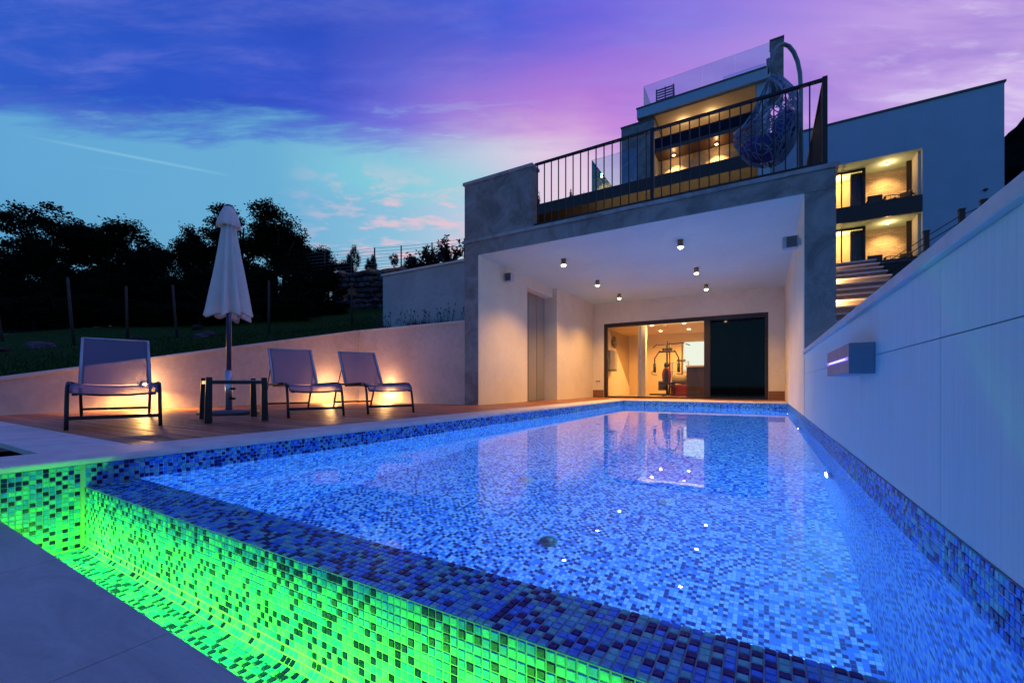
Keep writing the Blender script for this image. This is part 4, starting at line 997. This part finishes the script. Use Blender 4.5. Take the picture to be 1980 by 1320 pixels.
# ================================================================ RIGHT BLOCK
rb = empty('side_block'); tag(rb, 'plain white block at the right with two lit brick balconies, blue in the dusk', 'building')
BY = 27.0; OX0, OX1 = 2.6, 6.4
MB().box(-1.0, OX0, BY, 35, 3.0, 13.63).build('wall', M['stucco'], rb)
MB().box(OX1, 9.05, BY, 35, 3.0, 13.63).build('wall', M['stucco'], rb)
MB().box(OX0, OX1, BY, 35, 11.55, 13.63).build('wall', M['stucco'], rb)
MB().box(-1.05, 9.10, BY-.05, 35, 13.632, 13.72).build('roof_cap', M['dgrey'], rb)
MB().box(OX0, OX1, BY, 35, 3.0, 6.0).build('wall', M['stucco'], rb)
brick_me = MB().box(-.118,.118,0,.03,-.034,.034).mesh('brick', M['brick'])
for fl, (z0, z1) in enumerate(((6.05, 8.52), (9.1, 11.5))):
    MB().box(OX0, OX1, BY+.05, 30, z0-.3 if fl else z0-.04, z0).build('balcony_floor', M['dgrey'], rb)
    MB().box(OX0, OX1, BY+.002, 30, z1, z1+.04).build('balcony_ceiling', M['ceil'], rb)
    MB().box(OX0-.02 if False else OX0, OX1-.02, BY-.06, BY+.04, (z0-.58) if fl else z0-.9, z0+.22 if fl else z0+.40).build('balcony_front', M['dark'], rb)
    MB().box(4.45, OX1, 29.0, 29.2, z0, z1).build('back_wall', M['mortar'], rb)
    MB().box(OX1-.10, OX1-.001, BY+.3, 29.0, z0, z1).build('side_reveal', plaster('reveal_paint%d' % fl, (.7,.64,.54), .02, .03), rb)
    MB().box(OX1-.30, OX1-.12, 28.2, 28.3, z0, z1).build('window_frame', M['dark'], rb)
    n_b = 0; rr_ = int((z1-z0-.05)/.0817)
    for r_ in range(rr_):
        for c_ in range(7):
            x = 4.62+c_*.254+(.127 if r_ % 2 else 0)
            if x > OX1-.24: continue
            ob = obj('brick', brick_me, rb, (x, 28.962+R.uniform(-.006,.010), z0+.05+r_*.0817)); n_b += 1
    # glazed bay with curtains at the left
    wb = empty('window', (0,0,0), parent=rb)
    MB().box(OX0, 4.38, 28.05, 28.06, z0, z1).build('pane', M['glass'], wb)
    for x in (2.62, 3.50, 4.40): MB().box(x-.03,x+.03,28.0,28.1,z0,z1).build('frame', M['dark'], wb)
    MB().box(4.34, 4.47, 27.95, 27.999, z0, z1).build('frame', M['black'], wb)
    MB().box(2.66, 4.36, 28.0, 28.1, z1-.09, z1-.001).build('frame', M['dark'], wb)
    q = MB(); pts = []
    for k in range(49):
        x = 3.88+.52*k/48; pts.append((x, 28.2+.05*math.sin(k*.9)))
    for k, (x, y) in enumerate(pts): q.v += [(x,y,z0),(x,y,z1-.1)]
    for k in range(48): q.f.append((2*k,2*k+2,2*k+3,2*k+1)); q.mi.append(0); q.sm.append(True)
    q.build('curtain', M['curtain'], wb)
    MB().box(OX0, 4.44, 29.4, 29.5, z0, z1).build('room_wall', M['inwall'], rb)
    MB().box(4.41, 4.449, 28.1, 30.5, z0, z1).build('room_wall', M['inwall'], rb)
    MB().box(3.02, 3.55, 29.30, 29.38, z0+.45, z0+1.15).build('low_panel', plaster('peach_panel%d' % fl, (.75,.42,.2), .05, .03), rb)
    point((3.5, 28.75, z1-.35), 70, (1,.58,.20), .08, parent=rb); point((3.45, 28.8, z0+.9), 26, (1,.50,.14), .08, parent=rb)
    t_ = empty('downlight', (5.32, 27.9, z1-.001)); tag(t_, ('downlight over the lower brick balcony', 'downlight over the upper brick balcony')[fl], 'ceiling light', 'downlights over the brick balconies')
    q = MB(); q.lathe([(.06,0),(.06,-.07),(.05,-.07)], n=16); q.build('housing', M['steel'], t_)
    q = MB(); q.lathe([(0,-.074),(.055,-.073),(.055,-.08),(0,-.09)], n=16); q.build('lens', M['lamp'], t_)
    spot((0,.1,-.12), (0,.62,-1), 330, (1,.54,.18), 98, 1.0, .05, parent=t_); point((0,0,-.25), 22, (1,.6,.25), .05, parent=t_)
    # furniture
    def arm(x, y, rz, lab):
        a_ = empty('balcony_chair', (x, y, z0), rz); tag(a_, lab, 'chair', 'chairs on the brick balconies')
        MB().box(-.3,.3,-.28,.28,.34,.44).build('seat', M['dark'], a_, bevel=.02); MB().box(-.3,.3,.24,.32,.40,.92).build('backrest', M['dark'], a_, bevel=.02)
        for s_ in (-1,1):
            MB().box(s_*.32-.03,s_*.32+.03,-.28,.28,.58,.62).build('armrest', M['dark'], a_)
            for yy in (-.25,.25): MB().box(s_*.3-.02,s_*.3+.02,yy-.02,yy+.02,.0,.58).build('leg', M['dark'], a_)
    w_ = ('lower', 'upper')[fl]
    arm(4.85, 27.75, rad(0), f'boxy dark armchair at the left of the {w_} balcony')
    a_ = empty('round_chair', (5.45, 27.75, z0)); tag(a_, f'round tub chair in the middle of the {w_} balcony', 'chair', 'chairs on the brick balconies')
    q = MB(); q.lathe([(.0,.36),(.26,.36),(.28,.44),(.0,.46)], n=20); q.build('seat', M['dark'], a_)
    q = MB(); q.tube([(.30*math.cos(k),.30*math.sin(k),.62+.18*math.sin(k)) for k in [PI*j/14*1.0 for j in range(15)]], .022, 8); q.build('back_hoop', M['dark'], a_)
    for k in range(5): t2 = PI*(k+.5)/5; q = MB(); q.tube([(.27*math.cos(t2),.27*math.sin(t2),.40),(.30*math.cos(t2),.30*math.sin(t2),.62+.18*math.sin(t2))], .012, 6); q.build('spindle', M['dark'], a_)
    for k in range(4): t2 = PI/4+k*PI/2; q = MB(); q.tube([(.2*math.cos(t2),.2*math.sin(t2),.36),(.27*math.cos(t2),.27*math.sin(t2),0)], .015, 6); q.build('leg', M['dark'], a_)
    arm(6.0, 28.0, rad(-30), f'dark armchair in the right corner of the {w_} balcony')
wl = empty('wall_lamp', (8.46, 27, 9.06)); wl.scale = (.6,.8,.6); tag(wl, 'tiny dark wall lamp on the plain blue-white facade', 'wall lamp')
MB().box(-.12,.12,-.14,-.001,-.04,.04).build('shade', M['black'], wl, bevel=.01); MB().box(-.03,.03,-.05,-.0015,-.12,-.042).build('bracket', M['black'], wl)

# ================================================================ PLANTING
def leafquad(q, c, d, wd, nrm=None):
    s_ = d.cross(nrm or Vector((R.uniform(-1,1),R.uniform(-1,1),R.uniform(-1,1)))).normalized()*wd
    q.add([c, c+d*.5+s_, c+d, c+d*.5-s_], [(0,1,2,3)])
def crown_mesh(seed, rx, rz, clumps, per, leaf):
    rr = random.Random(seed); q = MB()
    for i in range(clumps):
        if i == 0:
            lobes = []
            for q_ in range(9):
                a_ = rr.uniform(0, 2*PI); e_ = rr.uniform(-.75, .95); f_ = math.sqrt(1-e_*e_*.8)*rr.uniform(.35, .78)
                lobes.append((Vector((f_*math.cos(a_), f_*math.sin(a_), e_*.72)), rr.uniform(.22, .40)))
        lc, lr_ = lobes[rr.randrange(9)]
        p = lc+Vector((rr.gauss(0,1), rr.gauss(0,1), rr.gauss(0,.9))).normalized()*lr_*rr.random()**.4
        if i % 6 == 0: p = Vector((rr.uniform(-.6,.6), rr.uniform(-.6,.6), rr.uniform(-.9,.4)))
        lob = 1.0
        c = Vector((p.x*rx*lob, p.y*rx*lob, p.z*rz)); cr_ = rr.uniform(.10,.22)*rx
        for k in range(per):
            o_ = Vector((max(-1.5,min(1.5,rr.gauss(0,1))), max(-1.5,min(1.5,rr.gauss(0,1))), max(-1.3,min(1.3,rr.gauss(0,.7)))))*cr_*.6
            d_ = Vector((rr.uniform(-1,1), rr.uniform(-1,1), rr.uniform(-.7,.7))).normalized()*leaf*rr.uniform(.7,1.4)
            s_ = d_.cross(Vector((rr.uniform(-1,1),rr.uniform(-1,1),rr.uniform(-1,1)))).normalized()*leaf*.38
            b_ = c+o_; q.add([b_, b_+d_*.5+s_, b_+d_, b_+d_*.5-s_], [(0,1,2,3)])
    return q.mesh('crown', M['leaf'])
CR = [crown_mesh(11+k, 1.0, (.95,.8,1.15,.7)[k], 120, 120, .050) for k in range(4)]
def trunk_mesh(seed):
    rr = random.Random(seed); q = MB()
    q.tube([(0,0,0),(.03,.02,.4),(-.02,.03,.8),(.02,0,1.2)], [.075,.06,.045,.02], 8)
    for i in range(6):
        a_ = rr.uniform(0,2*PI); z_ = rr.uniform(.45,.85); L_ = rr.uniform(.4,.7)
        q.tube([(0,.02,z_),(.5*L_*math.cos(a_),.5*L_*math.sin(a_),z_+.25*L_),(L_*math.cos(a_),L_*math.sin(a_),z_+.65*L_)], [.03,.02,.008], 6)
    return q.mesh('trunk', M['bark'])
TRK = [trunk_mesh(5), trunk_mesh(8)]
def ground_at(x, y):
    if x < -9.2: return hleft(x, y)
    return 3.44+.22*max(0, y-9.5)
def tree(u, D, vtop, wpx, lab, k, group='dark broadleaf trees beyond the lawn', name='broadleaf_tree', low=.28):
    a_ = (u-990)/824; x = D*(-math.sin(rad(YAW))+a_*math.cos(rad(YAW))); y = D*(math.cos(rad(YAW))+a_*math.sin(rad(YAW)))
    z0 = ground_at(x, y)-.1; zt = .42+(743-vtop)/824*D; H = zt-z0; rx = wpx/2/824*D
    t_ = empty(name, (x, y, z0), R.uniform(0,6)); tag(t_, lab, 'tree' if 'tree' in name else 'shrub', group)
    rzf = (.95,.8,1.15,.7)[k]; rz = H*(1-low)/2; cz = H-rz
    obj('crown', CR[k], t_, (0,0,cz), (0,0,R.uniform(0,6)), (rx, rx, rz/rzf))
    obj('trunk', TRK[k%2], t_, (0,0,0), None, (rx*.9, rx*.9, H*.62))
    return t_
tree(95, 20, 408, 190, 'bushy dark tree at the far left of the treeline', 0)
tree(35, 24, 440, 150, 'dark tree cut off by the left frame edge', 1)
tree(205, 19, 402, 210, 'tall dark tree between the left pair, behind the left lounger', 2)
tree(262, 22, 450, 110, 'thin-crowned dark tree right of the tall left tree', 3)
tree(300, 24, 472, 90, 'low dark tree in the gap of the treeline', 0)
tree(375, 25, 448, 100, 'small dark tree just left of the parasol top', 1)
tree(470, 22, 385, 150, 'tallest dark tree rising behind the parasol', 2)
tree(530, 22, 405, 170, 'broad dark tree right of the parasol', 0)
tree(585, 25, 470, 120, 'round dark tree stepping down right of the tallest', 3)
tree(635, 27, 480, 90, 'small dark tree at the left of the dry stone wall', 1)
tree(420, 24, 430, 120, 'dark tree half hidden by the parasol canopy', 3)
tree(682, 24, 478, 34, 'little round tree on top of the dry stone bank', 0, 'little trees on the stone bank', low=.1)
tree(720, 24, 490, 28, 'little tree by the second fence post', 1, 'little trees on the stone bank', low=.1)
tree(762, 24, 488, 24, 'tiny tree by the last fence post', 2, 'little trees on the stone bank', low=.1)
tree(1043, 15.2, 372, 26, 'leafy young tree just right of the parapet', 1, 'little trees on the upper terrace', low=.1)
tree(1108, 15.2, 372, 26, 'sparse sapling above the upper terrace', 0, 'little trees on the upper terrace', low=.1)
tree(1124, 15.6, 358, 22, 'tallest sapling above the upper terrace', 3, 'little trees on the upper terrace', low=.1)
for i in range(26):
    u = -10+i*25.5+R.uniform(-6,6); D = R.uniform(17,21)
    tree(u, D, R.uniform(492,540), R.uniform(95,140), f'dense undergrowth shrub in shade beneath the treeline, {nth(i)}', i%4, 'dark undergrowth shrubs beneath the treeline', 'dark_shrub', .02)
for i in range(22):
    u = -20+i*31+R.uniform(-8,8); D = R.uniform(14.5,16.5) if u < 600 else 18.5
    tree(u, D, R.uniform(568,600), R.uniform(100,150), f'low dark bush along the edge of the lawn, {nth(i)}', i%4, 'low dark bushes at the edge of the lawn', 'low_bush', .0)
# stakes
SL = ['leaning wooden stake at the far left edge', 'leaning stake behind the left lounger', 'short stake right of the left lounger', 'leaning stake just left of the parasol', 'upright stake right of the parasol', 'thin stake before the dry stone wall']
for (x,y,zt,lab,ln) in ((-17.0,2.8,3.0,SL[0],-.12),(-14.0,3.4,2.95,SL[1],-.08),(-14.4,4.5,3.0,SL[2],-.02),(-13.1,5.1,3.0,SL[3],-.06),(-11.4,6.5,3.2,SL[4],0),(-11.2,9.0,3.6,SL[5],0.0)):
    q = MB(); z0 = hleft(x,y)-.1; q.tube([(0,0,0),(ln,ln*.6,(zt-z0)*.5),(2*ln,ln,zt-z0)], [.034,.032,.028], 8)
    o = q.build('wooden_stake', M['stake']); o.location = (x,y,z0); tag(o, lab, 'stake', 'wooden stakes in the dark bank')
# rocks
rk = []
for k in range(3):
    bm = bmesh.new(); bmesh.ops.create_icosphere(bm, subdivisions=2, radius=1)
    for v in bm.verts: v.co = v.co*(1+.35*mn.noise(v.co*1.3+Vector((k*7,0,0))))
    me = bpy.data.meshes.new('rock'); bm.to_mesh(me); bm.free(); me.materials.append(M['rock']); rk.append(me)
for i in range(7):
    y = 2.2+i*.7+R.uniform(-.08,.08); x = R.uniform(-15,-11.5); z = hleft(x,y)
    o = obj('rock', rk[i%3], None, (x,y,z+.03), (R.uniform(0,1),0,R.uniform(0,6)), (R.uniform(.12,.3),R.uniform(.1,.2),R.uniform(.07,.13)))
    tag(o, f'weathered rock in the dark bank behind the garden wall, {nth(i)}', 'rock', 'rocks scattered on the dark bank')
# dry stone wall
ds = empty('dry_stone_wall'); tag(ds, 'rough dry stone wall below the wire fence on the bank', 'stone wall')
q = MB(); q.prism([(-18.9,14.0),(-11.6,16.6),(-11.6,17.4),(-18.9,14.8)], 'z', 2.5, 5.9); q.build('core', M['earth'], ds)
for r_ in range(11):
    for c_ in range(24):
        f_ = (c_+.5+(.5 if r_%2 else 0))/24.5; x = -18.9+7.3*f_; y = 14.0+2.6*f_
        if R.random() < .06: continue
        obj('stone', rk[R.randrange(3)], ds, (x, y-.05+R.uniform(-.06,.04), 3.2+r_*.27+R.uniform(-.04,.04)), (R.uniform(-.3,.3),R.uniform(-.2,.2),rad(19.6)+R.uniform(-.3,.3)), (R.uniform(.15,.24),R.uniform(.12,.18),R.uniform(.10,.155)))
q = grid(lambda x, y: 0, 0,1,0,1,1,1); q.v = []; q.f = []; q.mi = []; q.sm = []
for i in range(60):
    f_ = R.random(); q.ball((-18.9+7.3*f_, 14.3+2.6*f_+R.uniform(-.2,.3), 6.0+R.uniform(-.08,.1)), (R.uniform(.2,.5),R.uniform(.2,.35),R.uniform(.08,.18)), 8, 0, 5)
o = q.build('earth_top', M['earth'], ds); o['kind'] = 'stuff'
# wire fence
wf = empty('wire_fence'); tag(wf, 'green wire fence with thin posts along the top of the bank', 'fence')
fp = [(-21.2,13.4,7.2),(-19.8,14.2,7.35),(-18.6,14.9,7.45),(-17.5,15.5,7.55),(-16.3,16.2,7.65),(-14.9,17.0,7.8),(-13.4,17.8,8.0)]
for (x,y,z) in fp: q = MB(); q.tube([(x,y,z-2.2),(x,y,z)], .035, 8); q.build('post', M['leaf2'], wf)
for a_, c_ in zip(fp, fp[1:]):
    for k in range(8): q = MB(); q.tube([(a_[0],a_[1],a_[2]-.03-k*.17),(c_[0],c_[1],c_[2]-.03-k*.17)], .008, 5); q.build('wire', M['polepaint'], wf)
tpz = empty('fence_post', (-5.95,9.6,3.4)); tag(tpz, 'tall dark fence post with stay wires above the hedge', 'post')
q = MB(); q.tube([(0,0,0),(0,0,1.45)], .03, 8); q.build('pole', M['bark'], tpz)
q = MB(); q.tube([(0,0,1.4),(-.9,.2,.5)], .006, 5); q.build('stay_wire', M['black'], tpz)
q = MB(); q.tube([(0,0,1.35),(.7,.4,1.2)], .006, 5); q.build('stay_wire', M['black'], tpz)
# hedge shrubs above the retaining wall
HL = ['leafy hedge shrub at the left end above the retaining wall', 'second hedge shrub from the left above the retaining wall', 'middle hedge shrub above the retaining wall', 'tall hedge shrub left of the post', 'hedge shrub at the foot of the fence post', 'hedge shrub touching the pool house parapet']
for i in range(6):
    x = -8.7+i*.66; t_ = empty('hedge_shrub', (x, 9.15+R.uniform(-.1,.2), 3.42)); tag(t_, HL[i], 'shrub', 'hedge shrubs above the retaining wall')
    q = MB(); lf = MB(); hh = .62+.11*i
    for k in range(22):
        a_ = R.uniform(0,2*PI); ln = R.uniform(.1,.46); top = Vector((ln*math.cos(a_), ln*math.sin(a_), hh*R.uniform(.6,1.15)))
        pts = [Vector((0,0,0)), top*.5+Vector((0,0,.06)), top]; q.tube(pts, [.012,.008,.004], 5)
        for j in range(42):
            f_ = R.uniform(.2,1.05); c_ = top*f_+Vector((0,0,.06*math.sin(PI*min(1,f_))))
            d_ = Vector((R.uniform(-1,1),R.uniform(-1,1),R.uniform(-.2,.9))).normalized()*R.uniform(.08,.13); leafquad(lf, c_, d_, .024)
    q.build('stems', M['bark'], t_, fix=False); lf.build('leaves', M['leaf2'], t_, fix=False)
# lavender
for i in range(12):
    x = -9.05+i*.31+R.uniform(-.05,.05); y = 7.95+R.uniform(-.12,.25)
    t_ = empty('lavender', (x, y, 1.72)); tag(t_, f'small lavender clump in the bed against the grey wall, {nth(i)}', 'lavender', 'lavender clumps in the bed on the garden wall')
    q = MB(); big = i in (0,1,4,5,6,7,11)
    for k in range(90):
        a_ = R.uniform(0,2*PI); ln = R.uniform(.02,.16); hh = R.uniform(.12,.30)*(1.25 if big else .7)
        leafquad(q, Vector((.05*math.cos(a_),.05*math.sin(a_),0)), Vector((ln*math.cos(a_), ln*math.sin(a_), hh)), .010)
    q.build('foliage', M['lav'], t_, fix=False); q = MB()
    for k in range(7):
        a_ = R.uniform(0,2*PI); tp = Vector((R.uniform(.05,.22)*math.cos(a_), .1*math.sin(a_), R.uniform(.3,.58)))
        q.tube([(0,0,0), tp*.6, tp], .0025, 4); q.ball(tp, (.012,.012,.03), 6, 0, 4)
    q.build('flower_stalks', M['lav'], t_, fix=False)
# grass blades on the lawn (seen near the wall)
q = MB()
for i in range(9000):
    x = -9.28-abs(R.gauss(0,2.2)); y = R.uniform(1.0,10.5); z = hleft(x,y)
    leafquad(q, Vector((x,y,z-.01)), Vector((R.uniform(-.03,.03),R.uniform(-.03,.03),R.uniform(.04,.09))), .006)
tag(q.build('grass_blades', M['grass'], fix=False), 'short lawn grass behind the garden wall', kind='stuff'); bpy.data.objects['grass_blades']['category'] = 'grass'
